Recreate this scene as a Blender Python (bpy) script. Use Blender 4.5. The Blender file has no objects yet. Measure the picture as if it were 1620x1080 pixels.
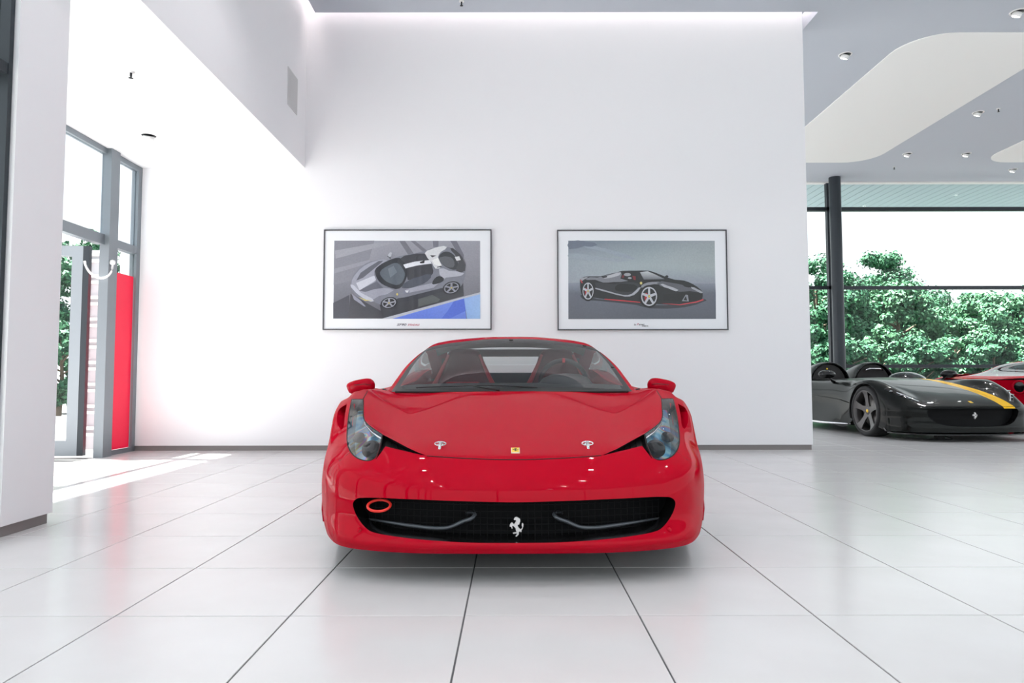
import bpy, bmesh, math, random
import numpy as np
from mathutils import Vector, Matrix

SC = bpy.context.scene
COL = SC.collection
PI = math.pi

# ---------------------------------------------------------------- camera
F, PIT, ROLL, H = 1082.0, 0.0555, -0.0015, 0.81
camd = bpy.data.cameras.new('camera')
camd.sensor_width = 36.0
camd.lens = 36.0 * F / 1620.0
camd.clip_end = 400
cam = bpy.data.objects.new('camera', camd)
COL.objects.link(cam)
cam.location = (0, 0, H)
cam.rotation_euler = (Matrix.Rotation(PI / 2 + PIT, 4, 'X') @ Matrix.Rotation(ROLL, 4, 'Z')).to_euler()
SC.camera = cam

# ---------------------------------------------------------------- world, sun, exposure
w = bpy.data.worlds.new('sky')
SC.world = w
w.use_nodes = True
wn = w.node_tree.nodes
wn['Background'].inputs[0].default_value = (0.955, 0.97, 1.0, 1)
wn['Background'].inputs[1].default_value = 1.5
sund = bpy.data.lights.new('sun', 'SUN')
sund.energy = 36.0
sund.angle = 0.03
sund.color = (1.0, 0.96, 0.9)
sun = bpy.data.objects.new('sun', sund)
COL.objects.link(sun)
sun.rotation_euler = Vector((0.42, -0.10, -1.0)).to_track_quat('-Z', 'Y').to_euler()
vs = SC.view_settings
vs.view_transform = 'Standard'
vs.look = 'None'
vs.exposure = 0.28
vs.gamma = 1.0
vs.use_curve_mapping = False


# ---------------------------------------------------------------- pixel helpers
def ray(px, py):
    a, b = (px - 810) / F, (540 - py) / F
    c, s = math.cos(PIT), math.sin(PIT)
    return Vector((a, c - s * b, s + c * b))


def onz(px, py, z):
    d = ray(px, py)
    return d * ((z - H) / d.z) + Vector((0, 0, H))


def ony(px, py, y):
    d = ray(px, py)
    return d * (y / d.y) + Vector((0, 0, H))


def onx(px, py, x):
    d = ray(px, py)
    return d * (x / d.x) + Vector((0, 0, H))


def proj(x, y, z):
    z -= H
    c, s = math.cos(PIT), math.sin(PIT)
    d = c * y + s * z
    u = -s * y + c * z
    return 810 + F * x / d, 540 - F * u / d


# ---------------------------------------------------------------- materials
MATS = {}


def mat(name, col, rough=0.5, metal=0.0, coat=0.0, spec=0.5, trans=0.0, emit=None, es=0.0, noise=None, bump=None,
        ior=1.45, coat_rough=0.03):
    m = bpy.data.materials.new(name)
    m.use_nodes = True
    nt = m.node_tree
    b = nt.nodes['Principled BSDF']
    b.inputs['Base Color'].default_value = (*col, 1)
    b.inputs['Roughness'].default_value = rough
    b.inputs['Metallic'].default_value = metal
    b.inputs['Specular IOR Level'].default_value = spec
    b.inputs['Coat Weight'].default_value = coat
    b.inputs['Coat Roughness'].default_value = coat_rough
    b.inputs['Transmission Weight'].default_value = trans
    b.inputs['IOR'].default_value = ior
    if emit:
        b.inputs['Emission Color'].default_value = (*emit, 1)
        b.inputs['Emission Strength'].default_value = es
    if noise:
        sc, col2, lo, hi = noise
        tc = nt.nodes.new('ShaderNodeTexCoord')
        nz = nt.nodes.new('ShaderNodeTexNoise')
        nz.inputs['Scale'].default_value = sc
        nz.inputs['Detail'].default_value = 4
        rp = nt.nodes.new('ShaderNodeValToRGB')
        rp.color_ramp.elements[0].position = lo
        rp.color_ramp.elements[0].color = (*col, 1)
        rp.color_ramp.elements[1].position = hi
        rp.color_ramp.elements[1].color = (*col2, 1)
        nt.links.new(tc.outputs['Object'], nz.inputs['Vector'])
        nt.links.new(nz.outputs['Fac'], rp.inputs[0])
        nt.links.new(rp.outputs[0], b.inputs['Base Color'])
    if bump:
        sc, st, di = bump
        tc = nt.nodes.new('ShaderNodeTexCoord')
        nz = nt.nodes.new('ShaderNodeTexNoise')
        nz.inputs['Scale'].default_value = sc
        bp = nt.nodes.new('ShaderNodeBump')
        bp.inputs['Strength'].default_value = st
        bp.inputs['Distance'].default_value = di
        nt.links.new(tc.outputs['Object'], nz.inputs['Vector'])
        nt.links.new(nz.outputs['Fac'], bp.inputs['Height'])
        nt.links.new(bp.outputs[0], b.inputs['Normal'])
    MATS[name] = m
    return m


def glassmat(name, tint, refl_rough=0.0, ior=1.45, mix=None):
    """thin pane: see-through plus fresnel mirror"""
    m = bpy.data.materials.new(name)
    m.use_nodes = True
    nt = m.node_tree
    nt.nodes.clear()
    out = nt.nodes.new('ShaderNodeOutputMaterial')
    tr = nt.nodes.new('ShaderNodeBsdfTransparent')
    tr.inputs[0].default_value = (*tint, 1)
    gl = nt.nodes.new('ShaderNodeBsdfGlossy')
    gl.inputs['Roughness'].default_value = refl_rough
    mx = nt.nodes.new('ShaderNodeMixShader')
    fr = nt.nodes.new('ShaderNodeFresnel')
    fr.inputs[0].default_value = ior
    # the pane is one thin sheet, so both faces must reflect like the outside of glass
    ge = nt.nodes.new('ShaderNodeNewGeometry')
    ma = nt.nodes.new('ShaderNodeMath')
    ma.operation = 'MULTIPLY_ADD'
    ma.inputs[1].default_value = 1.0 / ior - ior
    ma.inputs[2].default_value = ior
    nt.links.new(ge.outputs['Backfacing'], ma.inputs[0])
    nt.links.new(ma.outputs[0], fr.inputs[0])
    nt.links.new(fr.outputs[0], mx.inputs[0])
    nt.links.new(tr.outputs[0], mx.inputs[1])
    nt.links.new(gl.outputs[0], mx.inputs[2])
    nt.links.new(mx.outputs[0], out.inputs[0])
    MATS[name] = m
    return m


mat('wall_paint', (0.82, 0.815, 0.84), 0.75, spec=0.2, bump=(60, 0.05, 0.002))
mat('ceiling_paint', (0.52, 0.56, 0.62), 0.8, spec=0.2)
mat('ceiling_raft', (0.86, 0.87, 0.86), 0.7, spec=0.2)
mat('alcove_paint', (0.86, 0.86, 0.87), 0.8, spec=0.2)
mat('grout', (0.12, 0.12, 0.125), 0.9)
mat('tile', (0.64, 0.625, 0.625), 0.2, spec=0.5, noise=(2.2, (0.68, 0.67, 0.672), 0.35, 0.7))
mat('skirting', (0.22, 0.20, 0.20), 0.45)
mat('frame_grey', (0.20, 0.225, 0.25), 0.4, metal=0.3)  # grey lightened to put the doorway's veiling glare into the colour
mat('frame_dark', (0.03, 0.037, 0.045), 0.4, metal=0.3)
mat('alu_light', (0.26, 0.29, 0.32), 0.4, metal=0.2)
glassmat('pane', (0.95, 0.98, 0.975), 0.0, 1.22)
glassmat('pane_frosted', (0.90, 0.94, 0.96), 0.3)
mat('red_film', (0.62, 0.003, 0.035), 0.35)
mat('white_plastic', (0.8, 0.8, 0.8), 0.4)
mat('vent_grey', (0.60, 0.60, 0.61), 0.7)
mat('dark_metal', (0.02, 0.022, 0.025), 0.35, metal=0.6)
mat('chrome', (0.75, 0.76, 0.78), 0.12, metal=1.0)
mat('led', (1, 1, 1), 0.5, emit=(1.0, 0.97, 0.93), es=5.0)
mat('lamp_glow', (1, 1, 1), 0.5, emit=(1.0, 0.93, 0.85), es=14.0)
mat('slot_led', (1, 1, 1), 0.5, emit=(1.0, 0.86, 0.82), es=6.0)
mat('paint_red', (0.42, 0.001, 0.013), 0.35, coat=0.25, spec=0.0, coat_rough=0.02)
mat('paint_black', (0.006, 0.007, 0.0065), 0.3, coat=0.27, spec=0.05, coat_rough=0.02)
mat('stripe_yellow', (0.90, 0.50, 0.003), 0.4, coat=0.1, spec=0.1)
mat('black_plastic', (0.012, 0.012, 0.013), 0.55)
mat('black_gloss', (0.008, 0.008, 0.009), 0.12)
mat('under_black', (0.01, 0.01, 0.01), 0.8)
mat('mesh_black', (0.006, 0.006, 0.007), 0.7, spec=0.2)
mat('rubber', (0.016, 0.016, 0.017), 0.7)
mat('rim_grey', (0.10, 0.095, 0.095), 0.35, metal=0.8)
mat('brake_disc', (0.25, 0.24, 0.23), 0.4, metal=0.8)
mat('winglet', (0.11, 0.12, 0.135), 0.35, metal=0.4)
mat('tow_red', (0.75, 0.03, 0.02), 0.4)
mat('badge_yellow', (0.80, 0.52, 0.03), 0.35)
mat('badge_cream', (0.80, 0.74, 0.60), 0.35)
mat('horse_black', (0.01, 0.01, 0.01), 0.5)
mat('horse_silver', (0.62, 0.60, 0.60), 0.3, metal=0.6)
mat('frit', (0.022, 0.023, 0.024), 0.35, spec=0.25)
glassmat('car_glass', (0.80, 0.83, 0.83), 0.0, 1.5)
glassmat('car_glass_dark', (0.45, 0.48, 0.48), 0.0, 1.5)
glassmat('lens_clear', (0.93, 0.95, 0.97), 0.0, 1.5)
mat('seat_black', (0.018, 0.016, 0.017), 0.6)
mat('seat_dark', (0.13, 0.010, 0.016), 0.6)
mat('seat_red', (0.50, 0.01, 0.02), 0.5)
mat('dash_black', (0.02, 0.021, 0.024), 0.55)
mat('bulkhead', (0.05, 0.053, 0.057), 0.7)
mat('lamp_inner', (0.05, 0.055, 0.06), 0.25, metal=0.3)
mat('asphalt', (0.20, 0.20, 0.205), 0.9, noise=(3, (0.25, 0.25, 0.25), 0.3, 0.7))
mat('grass', (0.09, 0.11, 0.06), 0.9, noise=(2, (0.13, 0.15, 0.09), 0.3, 0.7))
mat('asphalt_dark', (0.10, 0.10, 0.105), 0.9, noise=(3, (0.14, 0.14, 0.145), 0.3, 0.7))
mat('bark', (0.16, 0.12, 0.09), 0.9)
mat('soffit', (0.50, 0.62, 0.67), 0.5)
mat('soffit_gap', (0.26, 0.36, 0.40), 0.7)
mat('concrete', (0.5, 0.5, 0.5), 0.9)
mat('grey_body', (0.5, 0.52, 0.55), 0.4)
mat('frame_black', (0.05, 0.05, 0.06), 0.35)
mat('mat_board', (0.78, 0.80, 0.84), 0.6, coat=0.35)


def film_mat():
    """translucent red foil: daylight from outside shines through it"""
    m = MATS['red_film']
    nt = m.node_tree
    b = nt.nodes['Principled BSDF']
    tl = nt.nodes.new('ShaderNodeBsdfTranslucent')
    tl.inputs[0].default_value = (0.75, 0.004, 0.05, 1)
    mx = nt.nodes.new('ShaderNodeMixShader')
    mx.inputs[0].default_value = 0.08
    nt.links.new(b.outputs[0], mx.inputs[1])
    nt.links.new(tl.outputs[0], mx.inputs[2])
    nt.links.new(mx.outputs[0], nt.nodes['Material Output'].inputs[0])


film_mat()


def painted_sheen_mat():
    """headlamp bowl: rainbow sheen painted into the base colour by a noise ramp"""
    m = bpy.data.materials.new('lamp_painted_sheen')
    m.use_nodes = True
    nt = m.node_tree
    b = nt.nodes['Principled BSDF']
    tc = nt.nodes.new('ShaderNodeTexCoord')
    nz = nt.nodes.new('ShaderNodeTexNoise')
    nz.inputs['Scale'].default_value = 7.5
    nz.inputs['Detail'].default_value = 1.5
    nz.inputs['Distortion'].default_value = 0.8
    rp = nt.nodes.new('ShaderNodeValToRGB')
    cr = rp.color_ramp
    stops = [(0.0, (.10, .13, .16)), (.34, (.14, .20, .25)), (.40, (.06, .42, .75)), (.45, (.40, .80, .90)),
             (.50, (.70, .82, .88)), (.54, (.72, .66, .20)), (.57, (.70, .16, .50)), (.61, (.16, .42, .85)),
             (.68, (.35, .46, .52)), (1.0, (.12, .14, .18))]
    cr.elements[0].position, cr.elements[0].color = stops[0][0], (*stops[0][1], 1)
    cr.elements[1].position, cr.elements[1].color = stops[-1][0], (*stops[-1][1], 1)
    for p, c in stops[1:-1]:
        e = cr.elements.new(p)
        e.color = (*c, 1)
    nt.links.new(tc.outputs['Object'], nz.inputs['Vector'])
    nt.links.new(nz.outputs['Fac'], rp.inputs[0])
    nt.links.new(rp.outputs[0], b.inputs['Base Color'])
    b.inputs['Roughness'].default_value = 0.2
    b.inputs['Metallic'].default_value = 0.3
    MATS['lamp_painted_sheen'] = m


painted_sheen_mat()


def leaf_mat(name, c1, c2):
    m = mat(name, c1, 0.6, spec=0.3)
    nt = m.node_tree
    b = nt.nodes['Principled BSDF']
    oi = nt.nodes.new('ShaderNodeNewGeometry')
    rp = nt.nodes.new('ShaderNodeValToRGB')
    rp.color_ramp.elements[0].color = (*c1, 1)
    rp.color_ramp.elements[1].color = (*c2, 1)
    nt.links.new(oi.outputs['Random Per Island'], rp.inputs[0])
    nt.links.new(rp.outputs[0], b.inputs['Base Color'])
    b.inputs['Subsurface Weight'].default_value = 0.0
    return m


leaf_mat('leaf_a', (0.012, 0.062, 0.038), (0.070, 0.21, 0.105))
leaf_mat('leaf_b', (0.018, 0.085, 0.050), (0.12, 0.28, 0.145))
leaf_mat('leaf_c', (0.045, 0.12, 0.09), (0.20, 0.31, 0.24))


# ---------------------------------------------------------------- object helpers
def link(o, parent=None):
    COL.objects.link(o)
    if parent is not None:
        o.parent = parent
    return o


def mesh_obj(name, verts, faces, m, parent=None, smooth=False, normals=None, mats=None, mi=None):
    me = bpy.data.meshes.new(name)
    me.from_pydata([tuple(v) for v in verts], [], [tuple(f) for f in faces])
    if mats:
        for k in mats:
            me.materials.append(MATS[k])
        if mi is not None:
            me.polygons.foreach_set('material_index', mi)
    else:
        me.materials.append(MATS[m])
    if smooth:
        me.polygons.foreach_set('use_smooth', [True] * len(me.polygons))
    me.update()
    if normals is not None:
        me.normals_split_custom_set_from_vertices([tuple(n) for n in normals])
    return link(bpy.data.objects.new(name, me), parent)


def bm_obj(name, bm, m, parent=None, smooth=False):
    me = bpy.data.meshes.new(name)
    bm.normal_update()
    bm.to_mesh(me)
    bm.free()
    me.materials.append(MATS[m])
    if smooth:
        me.polygons.foreach_set('use_smooth', [True] * len(me.polygons))
    return link(bpy.data.objects.new(name, me), parent)


def bm_box(bm, x0, x1, y0, y1, z0, z1):
    vs_ = [bm.verts.new(p) for p in ((x0, y0, z0), (x1, y0, z0), (x1, y1, z0), (x0, y1, z0),
                                     (x0, y0, z1), (x1, y0, z1), (x1, y1, z1), (x0, y1, z1))]
    for f in ((0, 3, 2, 1), (4, 5, 6, 7), (0, 1, 5, 4), (1, 2, 6, 5), (2, 3, 7, 6), (3, 0, 4, 7)):
        bm.faces.new([vs_[i] for i in f])


def box(name, x0, x1, y0, y1, z0, z1, m, parent=None, bevel=0.0):
    bm = bmesh.new()
    bm_box(bm, min(x0, x1), max(x0, x1), min(y0, y1), max(y0, y1), min(z0, z1), max(z0, z1))
    if bevel:
        bmesh.ops.bevel(bm, geom=bm.edges[:], offset=bevel, segments=2, affect='EDGES', profile=0.5)
    return bm_obj(name, bm, m, parent)


def tube(name, pts, r, m, parent=None, n=8, closed=False, flat=1.0, caps=True):
    """tube along pts; r may be a list; flat scales the section along its second axis"""
    P = [Vector(p) for p in pts]
    N = len(P)
    R = r if isinstance(r, (list, tuple)) else [r] * N
    verts, faces = [], []
    ref = Vector((0, 0, 1))
    for i, p in enumerate(P):
        a = P[(i - 1) % N] if (closed or i > 0) else P[i]
        b = P[(i + 1) % N] if (closed or i < N - 1) else P[i]
        t = (b - a).normalized()
        rr = ref if abs(t.dot(ref)) < 0.95 else Vector((0, 1, 0))
        u = t.cross(rr).normalized()
        v = u.cross(t)
        for k in range(n):
            an = 2 * PI * k / n
            verts.append(p + u * math.cos(an) * R[i] + v * math.sin(an) * R[i] * flat)
    for i in range(N if closed else N - 1):
        j = (i + 1) % N
        for k in range(n):
            k2 = (k + 1) % n
            faces.append((i * n + k, i * n + k2, j * n + k2, j * n + k))
    if caps and not closed:
        faces.append(tuple(range(n - 1, -1, -1)))
        faces.append(tuple((N - 1) * n + k for k in range(n)))
    return mesh_obj(name, verts, faces, m, parent, smooth=True)


def lathe(name, prof, m, parent=None, n=32, axis='z', loc=(0, 0, 0), smooth=True):
    """prof: (radius, height) pairs about an axis"""
    verts, faces = [], []
    for r, h in prof:
        for k in range(n):
            a = 2 * PI * k / n
            c, s = r * math.cos(a), r * math.sin(a)
            p = {'z': (c, s, h), 'x': (h, c, s), 'y': (s, h, c)}[axis]
            verts.append((p[0] + loc[0], p[1] + loc[1], p[2] + loc[2]))
    for i in range(len(prof) - 1):
        for k in range(n):
            k2 = (k + 1) % n
            faces.append((i * n + k, i * n + k2, (i + 1) * n + k2, (i + 1) * n + k))
    return mesh_obj(name, verts, faces, m, parent, smooth=smooth)


def empty(name, loc, rz=0.0):
    o = bpy.data.objects.new(name, None)
    COL.objects.link(o)
    o.location = loc
    o.rotation_euler = (0, 0, rz)
    o.empty_display_size = 0.1
    return o


def tag(o, label, cat, group=None):
    o['label'] = label
    o['category'] = cat
    if group:
        o['group'] = group
    return o


def struct(o, label=None):
    o['kind'] = 'structure'
    if label:
        o['label'] = label
    return o


def copy_tree(o, parent=None):
    c = o.copy()
    COL.objects.link(c)
    c.parent = parent
    for ch in list(o.children):
        copy_tree(ch, c)
    return c


def prism(name, pts2, y0, y1, m, parent=None, to3=None):
    """polygon (a, b) extruded from depth y0 to y1; to3 maps (a, b, y) to a point"""
    to3 = to3 or (lambda a, b, y: (a, y, b))
    bm = bmesh.new()
    A = [bm.verts.new(to3(a, b, y0)) for a, b in pts2]
    B = [bm.verts.new(to3(a, b, y1)) for a, b in pts2]
    n = len(A)
    for i in range(n):
        j = (i + 1) % n
        bm.faces.new((A[i], A[j], B[j], B[i]))
    fa = bm.faces.new(A[::-1])
    fb = bm.faces.new(B)
    bm.normal_update()
    bmesh.ops.triangulate(bm, faces=[fa, fb], ngon_method='EAR_CLIP')
    bmesh.ops.recalc_face_normals(bm, faces=bm.faces[:])
    return bm_obj(name, bm, m, parent)
# ================================================================ ROOM
YW = 7.9                                   # front face of the picture wall
XR = ony(1286, 700, YW).x                  # free end of the picture wall
XB = ony(483, 265, YW).x                   # bulkhead face over the entrance alcove
ZA = ony(483, 265, YW).z                   # alcove ceiling
XG = -4.36                                 # glazed entrance side
GAP = 0.13
HC = ony(880, 19.5, YW - GAP).z            # ceiling
XC = onz(82, 825, 0).x                     # column face
YC1 = onz(82, 825, 0).y
YC0 = onx(34, 0, XC).y
YWIN = onz(1300, 289, HC).y                # far glazing of the side hall
XE, YB = 14.5, -7.0                        # east glazing, glazing behind the viewer
SK = 0.058

# floor: joint-coloured bed with single tiles on it
PITCH, TX0, TY0 = 0.601, -0.165, 2.40
floor = struct(box('floor', -4.9, XE, YB, YWIN + 0.1, -0.2, -0.004, 'grout'), 'pale tiled showroom floor')
tb = bmesh.new()
G = 0.0028
bm_box(tb, G, PITCH - G, G, PITCH - G, -0.012, 0.0)
bmesh.ops.bevel(tb, geom=[e for e in tb.edges if all(v.co.z > -0.001 for v in e.verts)], offset=0.0012, segments=1,
                affect='EDGES')
tile_me = bpy.data.meshes.new('floor_tile')
tb.to_mesh(tile_me)
tb.free()
tile_me.materials.append(MATS['tile'])
rest, cand = [], []
for i in range(-9, 26):
    for j in range(-17, 22):
        x, y = TX0 + i * PITCH, TY0 + j * PITCH
        if x < -4.9 or x + PITCH > XE or y < YB or y + PITCH > YWIN + 0.1:
            continue
        vis = False
        for a, b in ((0, 0), (1, 0), (0, 1), (1, 1), (.5, .5)):
            X, Y = x + a * PITCH, y + b * PITCH
            if Y < 0.8:
                continue
            u, v = proj(X, Y, 0)
            if -5 < u < 1625 and v < 1085:
                hid = (Y > YW + 0.15 and u < 1286) or (u < 82 and Y > YC1 and X < XC) or X < XG - 0.05
                vis = vis or not hid
        (cand if vis else rest).append((x, y))
cand.sort(key=lambda p: p[1])
rest += cand[300:]
for x, y in cand[:300]:
    o = link(bpy.data.objects.new('floor_tile', tile_me), floor)
    o.location = (x, y, 0)
rb = bmesh.new()
for x, y in rest:
    bm_box(rb, x + G, x + PITCH - G, y + G, y + PITCH - G, -0.012, 0.0)
o = bm_obj('floor_tile_field', rb, 'tile', floor)
o['kind'] = 'stuff'

# picture wall, bulkhead, alcove, column
wb = struct(box('wall_back', XG - 0.2, XR, YW, YW + 0.32, SK, HC + 0.25, 'wall_paint'), 'white picture wall')
struct(box('baseboard_back', XG, XR - 0.012, YW + 0.014, YW + 0.3, 0, SK, 'skirting'))
bh = struct(box('wall_bulkhead', XB - 0.22, XB, YC1, YW, ZA, HC + 0.25, 'wall_paint'), 'white bulkhead over the entrance')
struct(box('ceiling_alcove', XG - 0.1, XB - 0.001, YC1, YW, ZA - 0.001, ZA + 0.12, 'alcove_paint'), 'low white ceiling of the entrance alcove')
struct(box('wall_column', XC - 0.16, XC, YC0, YC1, SK, HC + 0.25, 'wall_paint'), 'white wall pier')
struct(box('baseboard_column', XC - 0.15, XC - 0.018, YC0 + 0.01, YC1 - 0.018, 0, SK, 'skirting'))
struct(box('wall_alcove_near', XG - 0.1, XC - 0.16, YC1 - 0.12, YC1, 0, ZA + 0.12, 'wall_paint'))

# ceiling with the lit shadow gap along the wall, its end and the bulkhead
struct(box('ceiling', XB + GAP, XE, YB, YW - GAP, HC, HC + 0.2, 'ceiling_paint'), 'blue-grey showroom ceiling')
struct(box('ceiling_side_hall', XR + GAP, XE, YW - GAP, YWIN + 0.12, HC, HC + 0.2, 'ceiling_paint'))
struct(box('ceiling_left', XC - 0.3, XB + GAP, YB, YC1 - 0.0, HC, HC + 0.2, 'ceiling_paint'))
struct(box('ceiling_hall_west', XG - 0.3, XR + GAP, YW + 0.32 + GAP, YWIN + 0.12, HC, HC + 0.2, 'ceiling_paint'))
struct(box('ceiling_cover', -5.0, XE, YB, YWIN + 0.12, HC + 0.26, HC + 0.36, 'ceiling_paint'))
tag(box('light_strip', XB + 0.1, XR + 0.05, YW - 0.10, YW - 0.03, HC + 0.236, HC + 0.252, 'slot_led'),
    'long warm light strip in the ceiling gap above picture wall', 'light')
tag(box('light_strip', XR + 0.03, XR + 0.10, YW - 0.08, YW + 0.3, HC + 0.236, HC + 0.252, 'slot_led'),
    'short light strip in the ceiling gap at free wall end', 'light')
tag(box('light_strip', XB + 0.03, XB + 0.10, YC1 + 0.1, YW - 0.12, HC + 0.236, HC + 0.252, 'slot_led'),
    'light strip in the ceiling gap along the bulkhead', 'light')


def rounded_rect(x0, x1, y0, y1, r, n=8):
    pts = []
    for cx, cy, a0 in ((x1 - r, y1 - r, 0), (x0 + r, y1 - r, PI / 2), (x0 + r, y0 + r, PI), (x1 - r, y0 + r, 1.5 * PI)):
        for k in range(n + 1):
            a = a0 + PI / 2 * k / n
            pts.append((cx + r * math.cos(a), cy + r * math.sin(a)))
    return pts


ra, rb2, rc = onz(1460, 52, HC), onz(1620, 105, HC), onz(1380, 257, HC)
RX0, RX1, RY0, RY1 = ra.x - 0.1, (rb2.x + rc.x) / 2, ra.y, rc.y
for k, (dx, nm) in enumerate(((0, 'pale rounded ceiling raft over the black roadster'), (onz(1549, 256, HC).x - RX0, 'pale rounded ceiling raft at right picture edge'))):
    o = prism('ceiling_raft', rounded_rect(RX0 + dx, RX1 + dx, RY0, RY1, 0.55), HC - 0.012, HC, 'ceiling_raft',
              to3=lambda a, b, y: (a, b, y))
    tag(o, nm, 'ceiling panel', 'ceiling rafts of the side hall')


# recessed tilting downlights and sprinklers
def downlight(px, py, zc, label, lit=0, r=0.085):
    p = onz(px, py, zc)
    t = empty('downlight', (p.x, p.y, zc))
    lathe('trim_ring', [(r * 0.80, -0.001), (r * 0.82, -0.008), (r, -0.006), (r * 1.02, 0.0)], 'white_plastic', t, 24)
    lathe('recess', [(r * 0.80, -0.002), (r * 0.78, -0.0045), (0.001, -0.0045)], 'dark_metal', t, 24)
    hd = lathe('lamp_head', [(0.001, -0.006), (r * 0.62, -0.006), (r * 0.62, -0.05), (r * 0.5, -0.055)], 'white_plastic', t, 20)
    ln = lathe('lens', [(r * 0.5, -0.054), (0.001, -0.052)], 'lamp_glow' if lit else 'led', t, 20)
    for q in (hd, ln):
        q.rotation_euler = (0.35, 0.25, 0)
    return tag(t, label, 'downlight', 'ceiling downlights')


for px, py, lab, lit in ((1338, 87, 'tilted downlight in ceiling beside free end of picture wall', 0),
                         (1548, 179, 'tilted downlight between the two pale ceiling rafts, next to sprinkler', 0),
                         (1436, 244, 'small downlight near far right corner of first ceiling raft', 0),
                         (1529, 244, 'glowing round downlight just left of second ceiling raft', 1),
                         (1603, 269, 'farthest small glowing downlight close to the window head', 1),
                         (1611, 20, 'downlight cut by the top right corner of the picture', 0)):
    d = downlight(px, py, HC, lab, lit)
    ld = bpy.data.lights.new('downlight_lamp', 'SPOT')
    ld.energy = 70
    ld.spot_size = math.radians(120)
    ld.spot_blend = 0.7
    ld.shadow_soft_size = 0.04
    lo = link(bpy.data.objects.new('downlight_lamp', ld), d)
    lo.location = (0, 0, -0.09)
downlight(236, 213, ZA - 0.001, 'white downlight in bright ceiling of the entrance alcove', 0)


# the rows of downlights of the main hall, above and behind the viewer
dl0 = None
for yy in (-4.6, -2.2, 0.2, 2.6, 5.0):
    for xx in (-1.3, 1.1, 3.5, 5.9, 8.3):
        if yy > 4 and xx > 5:
            continue
        if dl0 is None:
            q = proj(0, 5, HC)
            dl0 = downlight(810, -200, HC, 'recessed downlight of the main hall, above the picture', 1, 0.09)
            d = dl0
        else:
            d = copy_tree(dl0)
            for ch in list(d.children):
                if ch.type == 'LIGHT':
                    bpy.data.objects.remove(ch)
        d.location = (xx, yy, HC)
        d['group'] = 'main hall downlights'
        ld = bpy.data.lights.new('downlight_lamp', 'SPOT')
        ld.energy = 48
        ld.spot_size = math.radians(125)
        ld.spot_blend = 0.7
        ld.shadow_soft_size = 0.05
        ld.color = (1.0, 0.975, 0.97)
        lo = link(bpy.data.objects.new('downlight_lamp', ld), d)
        lo.location = (0, 0, -0.08)


def sprinkler(px, py, zc, label):
    p = onz(px, py, zc)
    t = empty('sprinkler', (p.x, p.y, zc))
    lathe('rose', [(0.03, 0), (0.028, -0.006), (0.010, -0.008)], 'white_plastic', t, 16)
    lathe('nozzle', [(0.009, -0.006), (0.009, -0.035), (0.004, -0.045)], 'dark_metal', t, 10)
    lathe('deflector', [(0.001, -0.052), (0.018, -0.052), (0.018, -0.049), (0.001, -0.045)], 'dark_metal', t, 12)
    return tag(t, label, 'sprinkler', 'ceiling sprinklers')


sprinkler(1580, 173, HC, 'small ceiling sprinkler beside middle downlight')
sprinkler(1415, 265, HC, 'small ceiling sprinkler near the far window head')
sprinkler(208, 113, ZA - 0.001, 'small sprinkler in ceiling of the entrance alcove')
sprinkler(731, 2, HC, 'sprinkler at the top picture edge above left poster')

# wall grille on the bulkhead
va, vb = onx(456, 104, XB), onx(470, 182, XB)
vt = empty('wall_vent', (XB, va.y, vb.z))
wv, hv = vb.y - va.y, va.z - vb.z
box('plate', -0.002, 0.006, 0, wv, 0, hv, 'vent_grey', vt, 0.002)
for k in range(18):
    zz = 0.02 + k * (hv - 0.04) / 17
    box('slat', 0.006, 0.009, 0.015, wv - 0.015, zz - 0.004, zz + 0.004, 'vent_grey', vt)
tag(vt, 'grey rectangular grille set in the bulkhead', 'vent')

# black speaker on the hidden back of the wall end
sp = empty('wall_speaker', (XR, YW + 0.22, ony(1280, 258, YW + 0.2).z))
box('cabinet', 0.005, 0.045, -0.06, 0.08, 0, 0.20, 'black_plastic', sp, 0.008)
box('bracket', 0.0, 0.012, -0.02, 0.04, 0.06, 0.14, 'dark_metal', sp)
tag(sp, 'small black box fixed to free end of picture wall', 'speaker')


# ---------------------------------------------------------------- glazing
def glazing_y(name, x, y0, y1, z0, z1, step, rails, label, d=0.07, fm='frame_grey', skip=None):
    """glazed wall in the plane x, running along y"""
    t = struct(empty(name, (x, y0, z0)), label)
    L, hh = y1 - y0, z1 - z0
    n = max(1, round(L / step))
    for k in range(n + 1):
        yy = L * k / n
        box('mullion', -d / 2, d / 2, max(0, yy - 0.03), min(L, yy + 0.03), 0, hh, fm, t)
    for r in rails:
        box('rail', -d / 2 + 0.004, d / 2 - 0.004, 0, L, max(0, r - 0.03), min(hh, r + 0.03), fm, t)
    for k in range(n):
        box('pane', -0.006, 0.006, L * k / n + 0.03, L * (k + 1) / n - 0.03, 0.03, hh - 0.03, 'pane', t)
    return t


def glazing_x(name, y, x0, x1, z0, z1, step, rails, label, d=0.07, fm='frame_grey'):
    t = struct(empty(name, (x0, y, z0)), label)
    L, hh = x1 - x0, z1 - z0
    n = max(1, round(L / step))
    for k in range(n + 1):
        xx = L * k / n
        box('mullion', max(0, xx - 0.03), min(L, xx + 0.03), -d / 2, d / 2, 0, hh, fm, t)
    for r in rails:
        box('rail', 0, L, -d / 2 + 0.004, d / 2 - 0.004, max(0, r - 0.03), min(hh, r + 0.03), fm, t)
    for k in range(n):
        box('pane', L * k / n + 0.03, L * (k + 1) / n - 0.03, -0.006, 0.006, 0.03, hh - 0.03, 'pane', t)
    return t


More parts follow.
